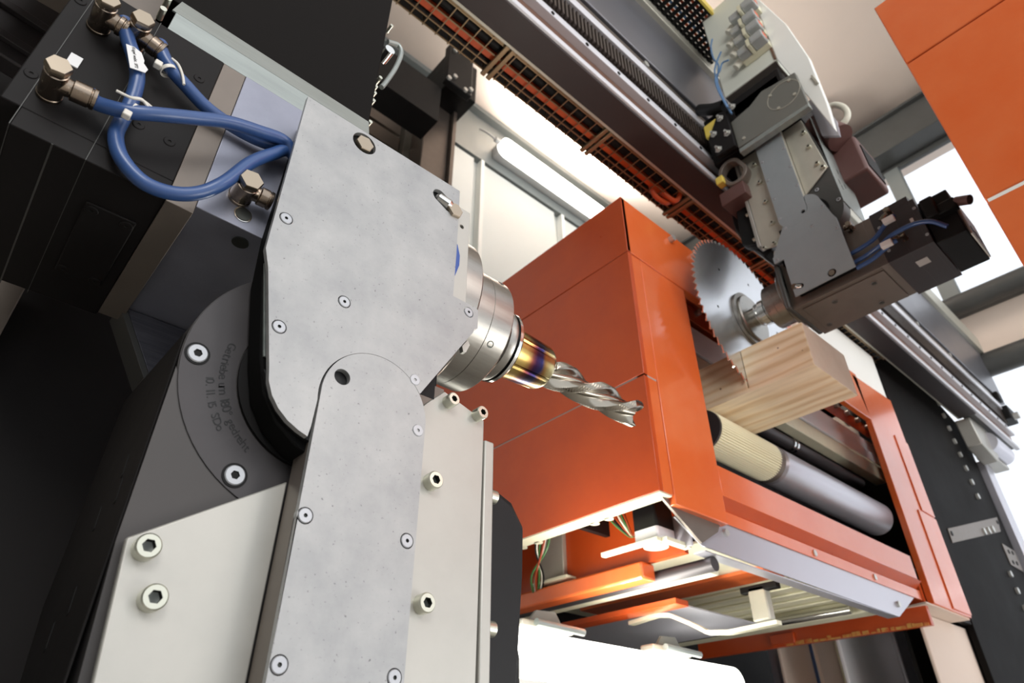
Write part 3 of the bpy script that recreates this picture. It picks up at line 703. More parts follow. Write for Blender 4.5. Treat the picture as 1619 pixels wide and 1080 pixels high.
def swivel_arm(matrix, label, near):
    t = thing('swivel_arm', label, 'machine arm', matrix=matrix, off=PL)
    zb = -.158
    c = (.270, .3015); r = .0575
    rounded = circ(c[0], c[1], r, 30, radians(-3), radians(183))
    arm = [(.3275, zb)]+rounded+[(.2125, zb)]
    scr = [(.319, .294), (.219, .184), (.318, .184), (.220, .074), (.318, .074), (.220, -.036), (.318, -.036), (.220, -.146), (.318, -.146)]
    holes = [circ(a, b, .0072, 20) for a, b in scr[1:]]+[circ(.2305, .3205, .0083, 24)]
    pl = part('cover_plate', MB().prism(arm, 'y', .5, .506, holes), 'zinc' if near else 'greyblue', t)
    for a, b in scr: inst('countersunk_screw', SCREW, pl, (a, .5003, b))
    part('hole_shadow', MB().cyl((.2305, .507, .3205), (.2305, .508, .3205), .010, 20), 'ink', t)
    # raised channel behind the strip
    ch = MB().box(.2135, .3265, .5062, .5350, zb, .30); part('channel', ch, 'bronze' if near else 'olive', t, bev=.001)
    # side plates
    lp = [(.1035, .150), (.2128, .2225), (.2128, zb), (.131, zb)]
    sl = part('side_plate', MB().prism(lp, 'y', .535, .541), 'alu' if near else 'olive', t, bev=.0015)
    rp = [(.3265, zb), (.428, zb), (.4315, .329), (.4315, .3575), (.372, .3745), (.350, .352), (.3265, .325)]
    sr = part('side_plate', MB().prism(rp, 'y', .535, .541), 'alu' if near else 'olive', t, bev=.0012)
    for a, b in ((.1135, .1385), (.1275, .1055), (.134, 0.0), (.133, -.087)): inst('socket_cap_bolt', CAPBOLT, sl, (a+.004, .535, b+.006))
    for a, b in ((.369, .353), (.411, .351)): inst('socket_cap_bolt', CAPBOLT_S, sr, (a+.009, .535, b+.009))
    for a, b in ((.353, .255), (.353, .135), (.353, .02), (.353, -.09)): inst('socket_cap_bolt', CAPBOLT, sr, (a+.009, .535, b+.007))
    if not near:
        for a, b in ((.418, -.06), (.418, -.03), (.41, -.10)): inst('socket_cap_bolt', CAPBOLT_S, sr, (a, .535, b))
    # thick edge bar + guard
    part('edge_bar', MB().box(.4335, .4475, .535, .575, zb, .334), 'alu', t, bev=.002)
    for b in (.275, .135, .0): part('edge_stud', MB().cyl((.4475, .55, b), (.462, .55, b), .008, 20), 'bolt', t)
    gp = [(.4300, .30), (.474, .292), (.498, .283), (.516, .258), (.515, .207), (.505, .091), (.49, -.02), (.455, -.08), (.43, -.08)]
    part('guard', MB().prism(gp, 'y', .56, .60), 'rubber', t, bev=.006)
    gp2 = [(.42, .32), (.46, .34), (.527, .211), (.548, .127), (.547, -.062), (.52, -.15), (.43, -.15)]
    part('guard_back', MB().prism(gp2, 'y', .60, .72), 'rubber', t, bev=.008)
    part('pivot_block', MB().box(.318, .365, .541, .60, .33, .43), 'anod', t, bev=.001)
    part('pivot_lug', MB().box(.318, .372, .536, .56, .30, .377), 'bronze', t)
    # bearing housing behind
    hz = circ(.23, .32, .1306, 60, radians(-10), radians(190))
    hs = hz+[(.100, .30), (.0995, .15), (.108, .02), (.131, zb), (.40, zb), (.40, .29)]
    ho = part('bearing_housing', MB().prism(hs, 'y', .5461, .60), 'anod2' if near else 'darkgrey', t, bev=.0012)
    side = MB()
    sh = part('housing_side', MB().prism([(.5475, .335), (.735, .345), (.752, .136), (.655, -.062), (.60, zb), (.5475, zb)], 'x', .0975, .0995), 'anod' if near else 'galv', t, bev=.001)  # unlit near side and lit far side put into the material choice
    for y, z in ((.60, .225), (.64, .19), (.62, .12), (.59, .20), (.66, .10)):
        part('side_slot', MB().prism(slot(y, z, .018, .0028, radians(80)), 'x', .0969, .0976), 'black', sh)
    ring = part('bearing_ring', MB().prism(circ(.23, .32, .1300, 72), 'y', .5448, .5464, [circ(.23, .32, .0805, 60)]), 'ringm' if near else 'darkgrey', t, bev=.0004)
    ab = []
    for q in ((313, 558), (372, 751)):
        v = at(*q, y=.5432); ab.append((math.hypot(v.x-.23, v.z-.32), math.atan2(v.z-.32, v.x-.23)))
    rb_ = (ab[0][0]+ab[1][0])/2; da = (ab[1][1]-ab[0][1]) % (2*pi)
    for k in range(5):
        a = ab[0][1]+da*(k, 1, -1, 3, 4)[k]
        p = (.23+rb_*cos(a), .5446, .32+rb_*sin(a))
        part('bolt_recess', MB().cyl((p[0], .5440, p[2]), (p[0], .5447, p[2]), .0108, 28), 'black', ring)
        inst('flat_head_bolt', DISCBOLT, ring, (p[0], .5440, p[2]))
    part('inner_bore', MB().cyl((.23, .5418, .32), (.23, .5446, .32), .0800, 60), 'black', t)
    return t, ring

HEADL = spindle_head(ML, 'near spindle head with grey cover plate holding the twist cutter, upper left', True)
ARML, RINGL = swivel_arm(ML, 'near upright machine arm with pale side plates, bottom left', True)
HEADR = spindle_head(MR, 'far spindle head driving the circular saw, long dark motor body', False)
ARMR, _ = swivel_arm(MR, 'far machine arm hanging down from the gantry to the saw head', False)

# handwriting on the near bearing ring
def glyph_mesh(txt, size, shear=.25, thick=.0):
    cu = bpy.data.curves.new('t', 'FONT'); cu.body = txt; cu.size = size; cu.shear = shear; cu.align_x = 'CENTER'
    cu.offset = thick; cu.resolution_u = 3
    o = bpy.data.objects.new('t', cu); COL.objects.link(o)
    dg = bpy.context.evaluated_depsgraph_get(); me = bpy.data.meshes.new_from_object(o.evaluated_get(dg))
    bpy.data.objects.remove(o); return me
def arc_text(words, radius, a_start, size, m, parent, name, step):
    mb = MB(); a = a_start
    for ch in words:
        if ch != ' ':
            me = glyph_mesh(ch, size*random.uniform(.92, 1.1), -.12, size*.002)
            cx, cz = .23+radius*cos(a), .32+radius*sin(a)
            tdir = Vector((-sin(a), cos(a)))        # counter-clockwise
            rx, ru = tdir, Vector((-cos(a), -sin(a)))
            vs = []
            for v in me.vertices:
                q = rx*v.co.x+ru*(v.co.y-size*.25)
                vs.append((cx+q.x, .5444, cz+q.y))
            mb.add(vs, [tuple(p.vertices) for p in me.polygons]); bpy.data.meshes.remove(me)
        a += step*(1.45 if ch in 'SD' else 1.25 if ch in 'mwG' else .7 if ch in 'i. r1°' else 1.)
    return part(name, mb, m, parent, smooth=0)

def polar(px, py):
    q = at(px, py, y=.5448); return math.hypot(q.x-.23, q.z-.32), math.atan2(q.z-.32, q.x-.23) % (2*pi)
r1, a1 = polar(361, 546); r2_, a2 = polar(396, 716)
arc_text('Getriebe um 180\u00b0 gedreht', (r1+r2_)/2-.001, a1, .0112, 'pen', RINGL, 'handwriting', (a2-a1)/22.)
r1, a1 = polar(330, 598); r2_, a2 = polar(347, 678)
arc_text('10. 11. 15  SDo', (r1+r2_)/2, a1, .0100, 'pen', RINGL, 'handwriting', (a2-a1)/12.)

# ---- tools
th = thing('tool_holder', 'heat-tinted steel tool holder clamping the twist cutter', 'tool holder', matrix=ML, off=(0, 0, 0))
th.matrix_world = Matrix.Translation(Vector((.49, AY, AZ+H))); OFF[th.name] = Vector((.49, AY, AZ))
C0 = (.4965, AY, AZ)
part('taper_ring', MB().lathe([(0, .052), (.020, .052), (.022, .056), (.030, .058), (.034, .0575)], C0, (1, 0, 0), 64), 'steel', th)
part('groove', MB().lathe([(.034, .053), (.039, .053)], C0, (1, 0, 0), 64), 'black', th)
part('front_ring', MB().lathe([(.039, .0575), (.044, .0575), (.048, .054), (.0485, .046)], C0, (1, 0, 0), 64), 'chrome', th)
body = MB(); n = 96; vs = []; fs = []
prof = [(.046, .045), (.050, .0415), (.128, .0375), (.134, .0350), (.1375, .029)]
for t, r in prof:
    for i in range(n):
        a = 2*pi*i/n; k = i % 16
        rr_ = r-(.0022 if (k in (0, 1)) and .049 < t < .13 else 0)
        vs.append((C0[0]+t, AY+rr_*cos(a), AZ+rr_*sin(a)))
for j in range(len(prof)-1):
    for i in range(n): fs.append((j*n+i, j*n+(i+1) % n, (j+1)*n+(i+1) % n, (j+1)*n+i))
fs.append(tuple(range((len(prof)-1)*n, len(prof)*n))); body.add(vs, fs)
hb_ = part('shrink_body', body, 'tint', th, smooth=25)
# keep the heat tint in unit coordinates
for v in hb_.data.vertices: v.co += Vector((.49, 0, 0))
hb_.location = (-.49, 0, 0)

cu = thing('twist_cutter', 'bright spiral-fluted milling cutter in the near spindle', 'milling cutter', (.63, AY, AZ))
def flute(a, R0):
    """radius of the 3-fluted section at angle a"""
    f = (a/(2*pi/3)) % 1.
    if f < .26: return R0
    if f < .32: return R0*(.985-.10*(f-.26)/.06)
    if f < .40: return R0*(.885-.40*sin((f-.32)/.08*pi/2))
    if f < .80: return R0*(.485+.06*sin((f-.4)/.4*pi))
    return R0*(.485+.515*((f-.80)/.20)**1.6)
n = 120; m = 400; vs = []; fs = []; xa, xb = .640, .852
for j in range(m+1):
    t = j/m; x = xa+(xb-xa)*t; tw = -t*2*pi*.74+.9
    R0 = .0260*(min(1, .80+t*8) if t < .03 else 1)
    for i in range(n):
        a = 2*pi*i/n; r = flute(a, R0)
        ff = (a/(2*pi/3)) % 1.
        if ff < .24: r -= .0008*(1+sin(x*2*pi/.0030+a*3))/2 if (t < .94) else 0
        # end gash: the teeth lean forward at the tip
        dx = .010*(1-ff) if (j == m and ff < .45) else 0
        vs.append((x+dx, AY+r*cos(a+tw), AZ+r*sin(a+tw)))
for j in range(m):
    for i in range(n): fs.append((j*n+i, j*n+(i+1) % n, (j+1)*n+(i+1) % n, (j+1)*n+i))
vs.append((xb-.002, AY, AZ)); k = len(vs)-1
for i in range(n): fs.append((m*n+i, m*n+(i+1) % n, k))
part('fluted_body', MB().add(vs, fs), 'tool', cu, smooth=28)
part('shank', MB().cyl((.625, AY, AZ), (.642, AY, AZ), .0175, 40), 'steel', cu)

# saw blade on the far spindle
SX, SZ = 2.1395, 1.568; SY0 = .9605; BR = .379
sb = thing('circular_saw', 'large toothed circular saw blade cutting into the timber beam', 'saw blade', (SX, .963, SZ-BR))
NT = 72; pts = []
for i in range(NT):
    a = 2*pi*i/NT; d = 2*pi/NT
    for f, r in ((0, BR), (.16, BR-.001), (.20, BR-.017), (.34, BR-.020), (.55, BR-.013), (.86, BR-.0065)):
        pts.append((SX+r*cos(a+f*d), SZ+r*sin(a+f*d)))
def sawsteel():
    m = mat('saw_steel', (226, 228, 232), .27, .95)
    return m
M['saw'] = sawsteel()
bd = MB(); n = len(pts)
ringp = [(SX+.30*cos(math.atan2(p[1]-SZ, p[0]-SX)), SZ+.30*sin(math.atan2(p[1]-SZ, p[0]-SX))) for p in pts]
vs = [(p[0], y, p[1]) for y in (SY0, SY0+.0045) for l in (pts, ringp) for p in l]+[(SX, SY0, SZ), (SX, SY0+.0045, SZ)]
fs = []
for i in range(n):
    k = (i+1) % n
    fs += [(i, k, n+k, n+i), (2*n+i, 3*n+i, 3*n+k, 2*n+k), (n+i, n+k, 4*n), (3*n+i, 4*n+1, 3*n+k), (i, 2*n+i, 2*n+k, k)]
bl = part('blade_disc', bd.add(vs, fs), 'saw', sb, smooth=0)
# origin of the disc on its axis so that the turned grain runs round it
off = Vector((0, 0, BR))
for v in bl.data.vertices: v.co -= off
bl.location = off
tp = MB()
for i in range(NT):
    a = 2*pi*i/NT; u = Vector((cos(a), 0, sin(a))); tt = Vector((-sin(a), 0, cos(a)))
    p = Vector((SX, SY0+.00225, SZ))+u*(BR-.0035)
    tp.bar(p-tt*.001, p+tt*.0035, .008, .0066)
part('carbide_tips', tp, 'chrome', sb, kind='stuff')
for i in range(6):
    a = 2*pi*i/6+.2; part('expansion_hole', MB().cyl((SX+.24*cos(a), SY0-.0002, SZ+.24*sin(a)), (SX+.24*cos(a), SY0+.001, SZ+.24*sin(a)), .006, 14), 'black', sb)
ar = thing('saw_arbor', 'stepped chrome arbor and clamping flange holding the saw blade', 'arbor', (SX, .9, SZ-.1))
part('clamp_flange', MB().lathe([(0, .101), (.004, .105), (.010, .105), (.0115, .122), (.0225, .122)], (SX, .937, SZ), (0, 1, 0), 64), 'steel', ar)
part('arbor_body', MB().lathe([(0, .052), (.014, .052), (.015, .046), (.017, .046), (.018, .053), (.040, .053), (.041, .044), (.052, .044), (.053, .048), (.058, .048), (.059, .040), (.081, .040)], (SX, .856, SZ), (0, 1, 0), 48), 'chrome', ar)

# ---- near fittings, hoses
FG = 'push-in elbow fittings on the near head'
for i, (b, e) in enumerate((((-.0715, .540, .510), (-.039, .522, .5135)), ((-.0680, .540, .621), (-.0450, .522, .6195)), ((-.0375, .540, .6235), (-.0110, .522, .6175)), ((.1035, .540, .5035), (.131, .524, .504)))):
    fitting(HEADL, b, e, k=1.2 if i == 3 else 1.04, L0=.027 if i == 3 else .034)
def hose(label, pts, r=.0068):
    t = thing('blue_hose', label, 'hose', pts[0])
    part('hose_body', MB().tube(pts, r, 20, 10), 'hose', t); return t
def hp(px, py, y): q = at(px, py, y=y); return (q.x, q.y, q.z)
h1 = hose('blue hose running straight from the lower left elbow fitting to the cover plate',
     [(-.046, .5225, .519), (-.038, .5225, .5115), hp(200, 176, .510), hp(250, 181, .505), hp(310, 187, .504), hp(360, 193, .505), hp(410, 208, .510), hp(450, 224, .516), (.145, .522, .575), (.165, .524, .578)])
h2 = hose('blue hose looping down below the others, white label near its fitting',
     [(-.052, .522, .630), hp(203, 65, .521), hp(213, 95, .520), hp(217, 125, .522), hp(208, 160, .527), hp(193, 190, .530), hp(183, 215, .530), hp(192, 250, .528), hp(225, 287, .526), hp(270, 305, .524), hp(315, 305, .520), hp(355, 288, .515), hp(395, 258, .515), hp(430, 244, .518), hp(458, 240, .522), (.165, .526, .568)])
h3 = hose('blue hose from the upper right elbow, passing behind the straight hose',
     [(-.016, .522, .628), hp(253, 76, .521), hp(268, 106, .521), hp(295, 137, .523), hp(322, 166, .526), hp(350, 188, .529), hp(385, 210, .530), hp(420, 226, .529), hp(455, 233, .526), (.16, .524, .590)])
def tie(h, p, d, tail):
    """cable tie ring round the hose plus its head"""
    p = Vector(p); d = Vector(d).normalized()
    o = part('cable_tie', MB().lathe([(-.0018, .0074), (-.0018, .0082), (.0018, .0082), (.0018, .0074)], p, d, 20, False), 'tie', h)
    q = p+Vector(tail)
    part('tie_head', MB().box(q.x-.0035, q.x+.0035, q.y-.0035, q.y+.0035, q.z-.0035, q.z+.0035), 'tie', o, bev=.001)
P = Vector(hp(210, 177, .510)); tie(h1, P, (1, 0, -.1), (-.003, -.003, -.0095))
part('tie_tag', MB().tube([P+Vector((-.018, -.006, .008)), P+Vector((-.006, -.008, .007)), P+Vector((.004, -.009, .010)), P+Vector((.022, -.007, .005))], .0013, 8, 4).tube([P+Vector((-.006, -.008, .007)), P+Vector((.002, -.009, .0105)), P+Vector((.010, -.008, .006))], .0014, 8, 4), 'tie', h1)
P = Vector(hp(266, 112, .521)); tie(h3, P, (.6, 0, -.8), (-.010, -.002, -.002))
part('tie_tag', MB().tube([P+Vector((-.002, -.006, .012)), P+Vector((.005, -.007, .008)), P+Vector((.012, -.007, -.002)), P+Vector((.017, -.006, -.013))], .0014, 8, 4), 'tie', h3)
# white label wrapped on hose 2
P = Vector(hp(213, 91, .512))
dd = (Vector(hp(217, 125, .512))-Vector(hp(208, 65, .512))).normalized(); pp = Vector((dd.z, 0, -dd.x))*-1
def lab(u, v, dy=0.): q = P+dd*u+pp*v; return (q.x, q.y+dy, q.z)
outl = [(-.0145, -.006), (-.0135, .0015), (-.009, .007), (.000, .0085), (.004, .0075), (.008, .0095), (.0105, .0105), (.0155, .0075), (.0145, -.0055)]
lm = MB(); k = len(outl)
lm.add([lab(u, v) for u, v in outl]+[lab(u, v, .0006) for u, v in outl], [tuple(range(k)), tuple(reversed(range(k, 2*k)))]+[(i, (i+1) % k, (i+1) % k+k, i+k) for i in range(k)])
lb = part('name_label', lm, 'label', h2)
me = glyph_mesh('Kegel wabt. SP2', .0040, .1, .00005); tm = MB()
tm.add([lab(v.co.x, v.co.y-.001, -.0003) for v in me.vertices], [tuple(p.vertices) for p in me.polygons])
part('label_text', tm, 'ink', lb, smooth=0)

# galvanised angle and black cover panel above the near head
ga = thing('galvanised_angle', 'galvanised steel angle along the bottom of the black cover panel', 'steel angle', (.1, .55, .68))
part('angle_web', MB().box(-.018, .226, .5415, .5435, .6800, .7125), 'galv', ga, bev=.0006)
part('angle_lip', MB().add([(-.022, .5415, .7125), (.229, .5415, .7125), (.229, .550, .7465), (-.018, .550, .7465), (-.022, .5435, .7125), (.229, .5435, .7125), (.229, .552, .7465), (-.018, .552, .7465)],
     [(0, 1, 2, 3), (7, 6, 5, 4), (0, 4, 5, 1), (1, 5, 6, 2), (2, 6, 7, 3), (3, 7, 4, 0)]), 'galv', ga)
for i in range(2):
    q = at(262-i*8, 8+i*16, y=.54); part('angle_screw', MB().cyl((q.x, .53, q.z), (q.x, .545, q.z), .0035, 12), 'bolt', ga)
bp = thing('black_cover_panel', 'large black cover panel with steel latch at its right edge, top left', 'cover panel', (.1, .56, .75))
part('panel', MB().box(-.034, .2315, .555, .60, .7475, 1.35), 'blackpanel', bp, bev=.0015)
part('panel_left', MB().box(-.25, -.036, .62, .66, .7475, 1.35), 'bronze', bp)
q = lambda px, py: at(px, py, y=.62)
part('latch_plate', MB().box(.2315, .240, .585, .60, .93, 1.02), 'galv', bp, bev=.001)
la = [q(*p) for p in ((613, 66), (630, 72), (634, 86), (625, 108), (610, 130), (603, 138))]
part('latch_handle', MB().tube([(a.x, a.y, a.z) for a in la], .0042, 10, 6), 'galv', bp)
a = q(614, 82); part('latch_pivot', MB().cyl((a.x, a.y-.006, a.z), (a.x, a.y+.02, a.z), .009, 20), 'chrome', bp)
for p in ((617, 44), (599, 126), (592, 140), (590, 150), (588, 162), (583, 196)):
    a = q(*p); part('edge_rivet', MB().cyl((a.x, a.y-.006, a.z), (a.x, a.y+.01, a.z), .0032, 12), 'bolt', bp)
# things left of the near head
dc = thing('cable_cover', 'dark ribbed cable cover at the top left corner', 'cable cover', (-.17, .8, .75))
part('cover_sheet', MB().prism([(-.30, .79), (-.125, .765), (-.105, .90), (-.30, .935)], 'y', .79, .82), 'darkmotor', dc, bev=.003)
part('cover_rib', MB().prism([(-.30, .86), (-.115, .838), (-.114, .850), (-.30, .872)], 'y', .782, .79), 'darkmotor', dc, bev=.001)
part('cover_rib', MB().prism([(-.30, .81), (-.120, .786), (-.119, .798), (-.30, .822)], 'y', .782, .79), 'darkmotor', dc, bev=.001)
solo('back_panel', MB().box(-.50, .30, .95, .98, -.3, 1.15), 'anod', 'black back panel behind the near machine arm', 'panel')
solo('sheet_panel', MB().box(-.30, -.0325, .90, .91, .20, .5565), 'bronze', 'small dull grey sheet panel at the left edge of the picture', 'panel', bev=.001)
br = thing('motor_bracket', 'scratched triangular steel bracket between near motor and bearing housing', 'bracket', (.07, .62, .31))
part('bracket_plate', MB().prism([(.068, .4665), (.20, .4665), (.17, .43), (.117, .390)], 'y', .757, .775), 'scratched', br, bev=.001)
part('bracket_side', MB().prism([(.060, .4665), (.068, .4665), (.117, .390), (.110, .388)], 'y', .757, .80), 'darkgrey', br, bev=.0006)

# ---- carriage that carries the far arm
cg = thing('arm_carriage', 'dark carriage plate bolted to the gantry above the far arm', 'machine carriage', (1.98, .58, 2.25))
part('carriage_plate', MB().prism([(.735, 2.268), (.423, 2.253), (.425, 2.463), (.520, 2.480), (.574, 2.492), (.64, 2.455), (.735, 2.44)], 'x', 1.95, 1.975), 'grey', cg, bev=.002)
part('plate_underside', MB().box(1.951, 1.982, .423, .735, 2.238, 2.262), 'galv', cg, bev=.002)
for y, z in ((.455, 2.44), (.545, 2.43), (.455, 2.345), (.53, 2.33), (.70, 2.30)):
    part('dowel', MB().cyl((1.946, y, z), (1.951, y, z), .007, 12), 'olive', cg)
rg = MB(); oc = circ(.495, 2.385, .072, 36); ic = circ(.495, 2.385, .0695, 36); rg.prism(oc, 'x', 1.9485, 1.951, [ic]); part('scribed_ring', rg, 'olive', cg)
part('bolted_plate', MB().prism([(.735, 2.27), (.825, 2.275), (.845, 2.40), (.770, 2.52), (.735, 2.50)], 'x', 1.925, 1.95), 'anod', cg, bev=.003)
for y, z in ((.765, 2.475), (.812, 2.41), (.752, 2.36), (.808, 2.305), (.70, 2.49)):
    part('hex_bolt', MB().lathe([(0, .017), (.003, .017), (.0035, .012), (.012, .0115)], (1.925, y, z), (-1, 0, 0), 6).cyl((1.93, y, z), (1.90, y, z), .006, 12), 'darkbolt', cg)
part('yellow_block', MB().box(1.94, 1.99, .79, .86, 2.44, 2.52), 'yellow', cg, bev=.006)
part('yellow_clip', MB().box(1.96, 2.0, .84, .875, 2.16, 2.20), 'yellow', cg, bev=.004)
part('hollow_tube', MB().prism(slot(.80, 2.20, .05, .055, 1.2), 'x', 1.98, 2.02, [slot(.80, 2.20, .05, .038, 1.2)]), 'bronze', cg, bev=.002)
part('bronze_foot', MB().box(1.985, 2.12, .77, .885, 2.055, 2.125), 'pink', cg, bev=.003)
part('carriage_body', MB().box(1.98, 2.30, .487, .87, 2.294, 2.60), 'anod', cg, bev=.004)
part('top_cover', MB().box(1.98, 2.04, .50, .72, 2.49, 2.56), 'galv', cg, bev=.003)
part('clutch_curve', MB().tube([(1.955, .86, 2.66), (1.95, .80, 2.60), (1.945, .74, 2.56)], .028, 12, 6), 'rubber', cg)
# motor box behind the arm: drum, box and white curved cover
mo = thing('drive_motor', 'brown drive motor box with white curved cover right of the far arm', 'motor', (2.3, .42, 2.0))
part('motor_drum', MB().cyl((2.12, .47, 2.30), (2.12, .40, 2.16), .055, 28), 'pink', mo)
part('motor_box', MB().box(2.16, 2.36, .36, .50, 1.98, 2.18), 'pink', mo, bev=.012)
part('box_recess', MB().box(2.18, 2.33, .356, .362, 2.01, 2.13), 'black', mo)
def qx(px, py, x): a = at(px, py, x=x); return (a.x, a.y, a.z)
cv2 = [qx(*p, 2.28) for p in ((1334, 205), (1346, 240), (1366, 262), (1378, 275), (1380, 285), (1374, 296))]
part('white_cover', MB().tube(cv2, .016, 10, 6), 'white', mo)
part('hose_loop', MB().tube([qx(*p, 2.3) for p in ((1308, 170), (1322, 166), (1336, 172), (1340, 184), (1332, 196), (1318, 204))], .014, 12, 6), 'creamhose', mo)
part('galv_shield', MB().prism([(a[1], a[2]) for a in [qx(*p, 2.06) for p in ((1278, 160), (1300, 215), (1327, 214), (1322, 190), (1290, 150))]], 'x', 2.06, 2.075), 'sheet', mo)
part('side_bracket', MB().prism([(a[1], a[2]) for a in [qx(*p, 2.2) for p in ((1325, 208), (1340, 216), (1352, 240), (1322, 256), (1316, 240))]], 'x', 2.2, 2.21), 'galv', mo)

# ---- electrical box with clear relays
eb = thing('control_box', 'pale grey control box carrying four clear plug relays, top right of centre', 'control box', (2.1, .6, 2.68))
part('box_body', MB().box(2.0, 2.22, .487, .748, 2.677, 3.35), 'boxgrey', eb, bev=.004)
part('box_bottom', MB().box(2.003, 2.218, .49, .745, 2.672, 2.677), 'bronze', eb)
part('gasket', MB().box(1.996, 2.0, .482, .492, 2.68, 3.35), 'brown', eb)
lid = [(a[1], a[2]) for a in [qx(*p, 2.0) for p in ((1196, -20), (1226, 92), (1280, 154), (1320, 204), (1322, 190), (1289, 92), (1222, 12), (1200, -20))]]
lm = MB(); lm.prism([(.482, 3.35), (.482, 2.60), (.430, 2.36), (.386, 2.14), (.378, 2.20), (.365, 2.545), (.470, 3.35)], 'x', 1.985, 2.0)
part('box_lid', MB().prism([(.4815, 3.35), (.4815, 2.674), (.424, 2.335), (.384, 2.10), (.372, 2.24), (.366, 2.555), (.395, 2.85), (.466, 3.18), (.472, 3.35)], 'x', 2.0, 2.03), 'white', eb, bev=.003)
part('lid_handle', MB().bar(qx(1283, 120, 1.995), qx(1293, 132, 1.995), .008), 'olive', eb)
RG = 'clear plug relays on the control box'
for i, (px, py) in enumerate(((1178, 22), (1180, 43), (1186, 58), (1192, 76))):
    a = at(px, py, x=1.955); y, z = a.y, a.z
    r = thing('plug_relay', ('clear plug relay farthest up the control box, at the top edge', 'second clear plug relay from the top of the control box', 'third clear plug relay from the top of the control box', 'clear plug relay lowest on the control box, nearest its brown underside')[i], 'relay', (1.96, y, z-.02), RG)
    part('relay_base', MB().box(1.965, 1.999, y-.062, y+.070, z-.022, z+.022), 'cream', r, bev=.003)
    part('relay_cap', MB().box(1.905, 1.965, y-.066, y-.004, z-.022, z+.022), 'glassplug', r, bev=.006)
    part('relay_cap', MB().box(1.920, 1.965, y+.016, y+.068, z-.021, z+.021), 'glassplug', r, bev=.005)
    part('relay_core', MB().box(1.92, 1.962, y-.054, y-.012, z-.014, z+.014), 'grey', r, bev=.002)
    part('relay_core', MB().box(1.93, 1.962, y+.024, y+.060, z-.014, z+.014), 'grey', r, bev=.002)
    part('retaining_clip', MB().box(1.908, 1.966, y-.002, y+.014, z-.024, z+.024), 'cream', r, bev=.002)
    part('red_mark', MB().box(1.915, 1.950, y-.0668, y-.0655, z-.014, z+.014), 'orangecable', r)
    part('cable_gland', MB().tube([(1.97, y+.055, z), (1.968, y+.085, z-.004), (1.965, y+.105, z-.02)], .017, 10, 4), 'creamhose', r)
    part('gland_nut', MB().cyl((1.972, y+.058, z), (1.970, y+.070, z-.002), .020, 6), 'yellow', r)
for i, pts_ in enumerate((((1126, 62), (1124, 75), (1128, 92), (1136, 104), (1134, 128), (1140, 150), (1155, 178)),
                         ((1140, 82), (1134, 96), (1130, 112), (1134, 130), (1142, 152), (1157, 180)),
                         ((1152, 95), (1142, 100), (1138, 112), (1131, 124), (1136, 144), (1150, 170)))):
    o = solo('pneumatic_tube', MB().tube([qx(*p, 1.93-.008*i) for p in pts_], .0042, 10, 6), 'pneu',
             ('thin blue pneumatic tube hanging leftmost from the uppermost relay', 'thin blue pneumatic tube in the middle, from the third relay down', 'thin blue pneumatic tube starting at the lowest relay')[i], 'tube', 'thin blue tubes beside the control box')
ht = thing('far_blue_hose', None, None, (2.0, .5, 1.6)); bpy.data.objects.remove(ht)
def hosef(label, pts):
    t = thing('blue_hose', label, 'hose', pts[0]); part('hose_body', MB().tube(pts, .0075, 12, 6), 'hose', t); return t
f1 = hosef('upper blue hose curving from far cover plate to the top of the dark motor', [qx(*p, x) for p, x in (((1345, 402), 2.02), ((1365, 390), 2.015), ((1384, 376), 2.01), ((1399, 356), 2.0), ((1414, 340), 2.0))])
f2 = hosef('long blue hose arching over the dark motor to the black connector', [qx(*p, x) for p, x in (((1350, 416), 2.02), ((1370, 404), 2.015), ((1392, 388), 2.0), ((1410, 372), 1.99), ((1440, 356), 1.985), ((1470, 350), 1.985), ((1498, 358), 2.0))])
f3 = hosef('lowest blue hose between far cover plate and the elbow fitting', [qx(*p, x) for p, x in (((1355, 424), 2.02), ((1378, 411), 2.015), ((1394, 398), 2.01), ((1408, 386), 2.0), ((1418, 380), 2.0))])
for (b, e) in (((-.030, .54, .62), (.000, .522, .60)), ((-.02, .54, .50), (.012, .522, .52)), ((.105, .54, .475), (.125, .522, .470))):
    fitting(HEADR, b, e)
for px, py in ((1402, 386), (1405, 348)):
    a = at(px, py, x=1.99); part('hose_label', MB().box(a.x-.009, a.x+.009, a.y-.018, a.y+.018, a.z-.010, a.z+.010), 'label', f3 if py > 370 else f1, bev=.002)

# ---- right: black column plate, posts, brackets
bc = thing('column_plate', 'tall black machine column plate with a vertical row of bolts, right', 'column', (4.85, 1.12, -H))
part('plate', MB().prism([(4.10, -H), (5.65, -H), (5.65, 2.30), (5.25, 2.40), (4.10, 2.40)], 'y', 1.10, 1.13), 'blackpanel', bc, bev=.004)
part('column_body', MB().box(4.46, 5.60, 1.13, 1.45, -H, 2.38), 'anod', bc)
bz = 2.38
while bz > -.2:
    if not 1.2 < bz < 1.62: part('column_bolt', MB().cyl((5.235, 1.085, bz), (5.235, 1.10, bz), .020, 12), 'darkbolt', bc)
    bz -= .1035
part('name_strip', MB().prism([(4.275, 1.221), (5.532, 1.58), (5.463, 1.462), (4.266, 1.137)], 'y', 1.094, 1.10), 'bronze', bc, bev=.002)
part('name_strip', MB().box(5.36, 5.62, 1.094, 1.10, 1.22, 1.36), 'bronze', bc, bev=.002)
for x, z in ((5.44, 1.32), (5.53, 1.33), (5.44, 1.25), (5.53, 1.26), (4.31, 1.20), (5.47, 1.53)):
    part('strip_screw', MB().cyl((x, 1.090, z), (x, 1.094, z), .014, 10), 'black', bc)
for x in (5.02, 5.14, 5.26): part('column_bolt', MB().cyl((x, 1.085, 1.36+(x-5)*.28), (x, 1.10, 1.36+(x-5)*.28), .022, 12), 'darkbolt', bc)
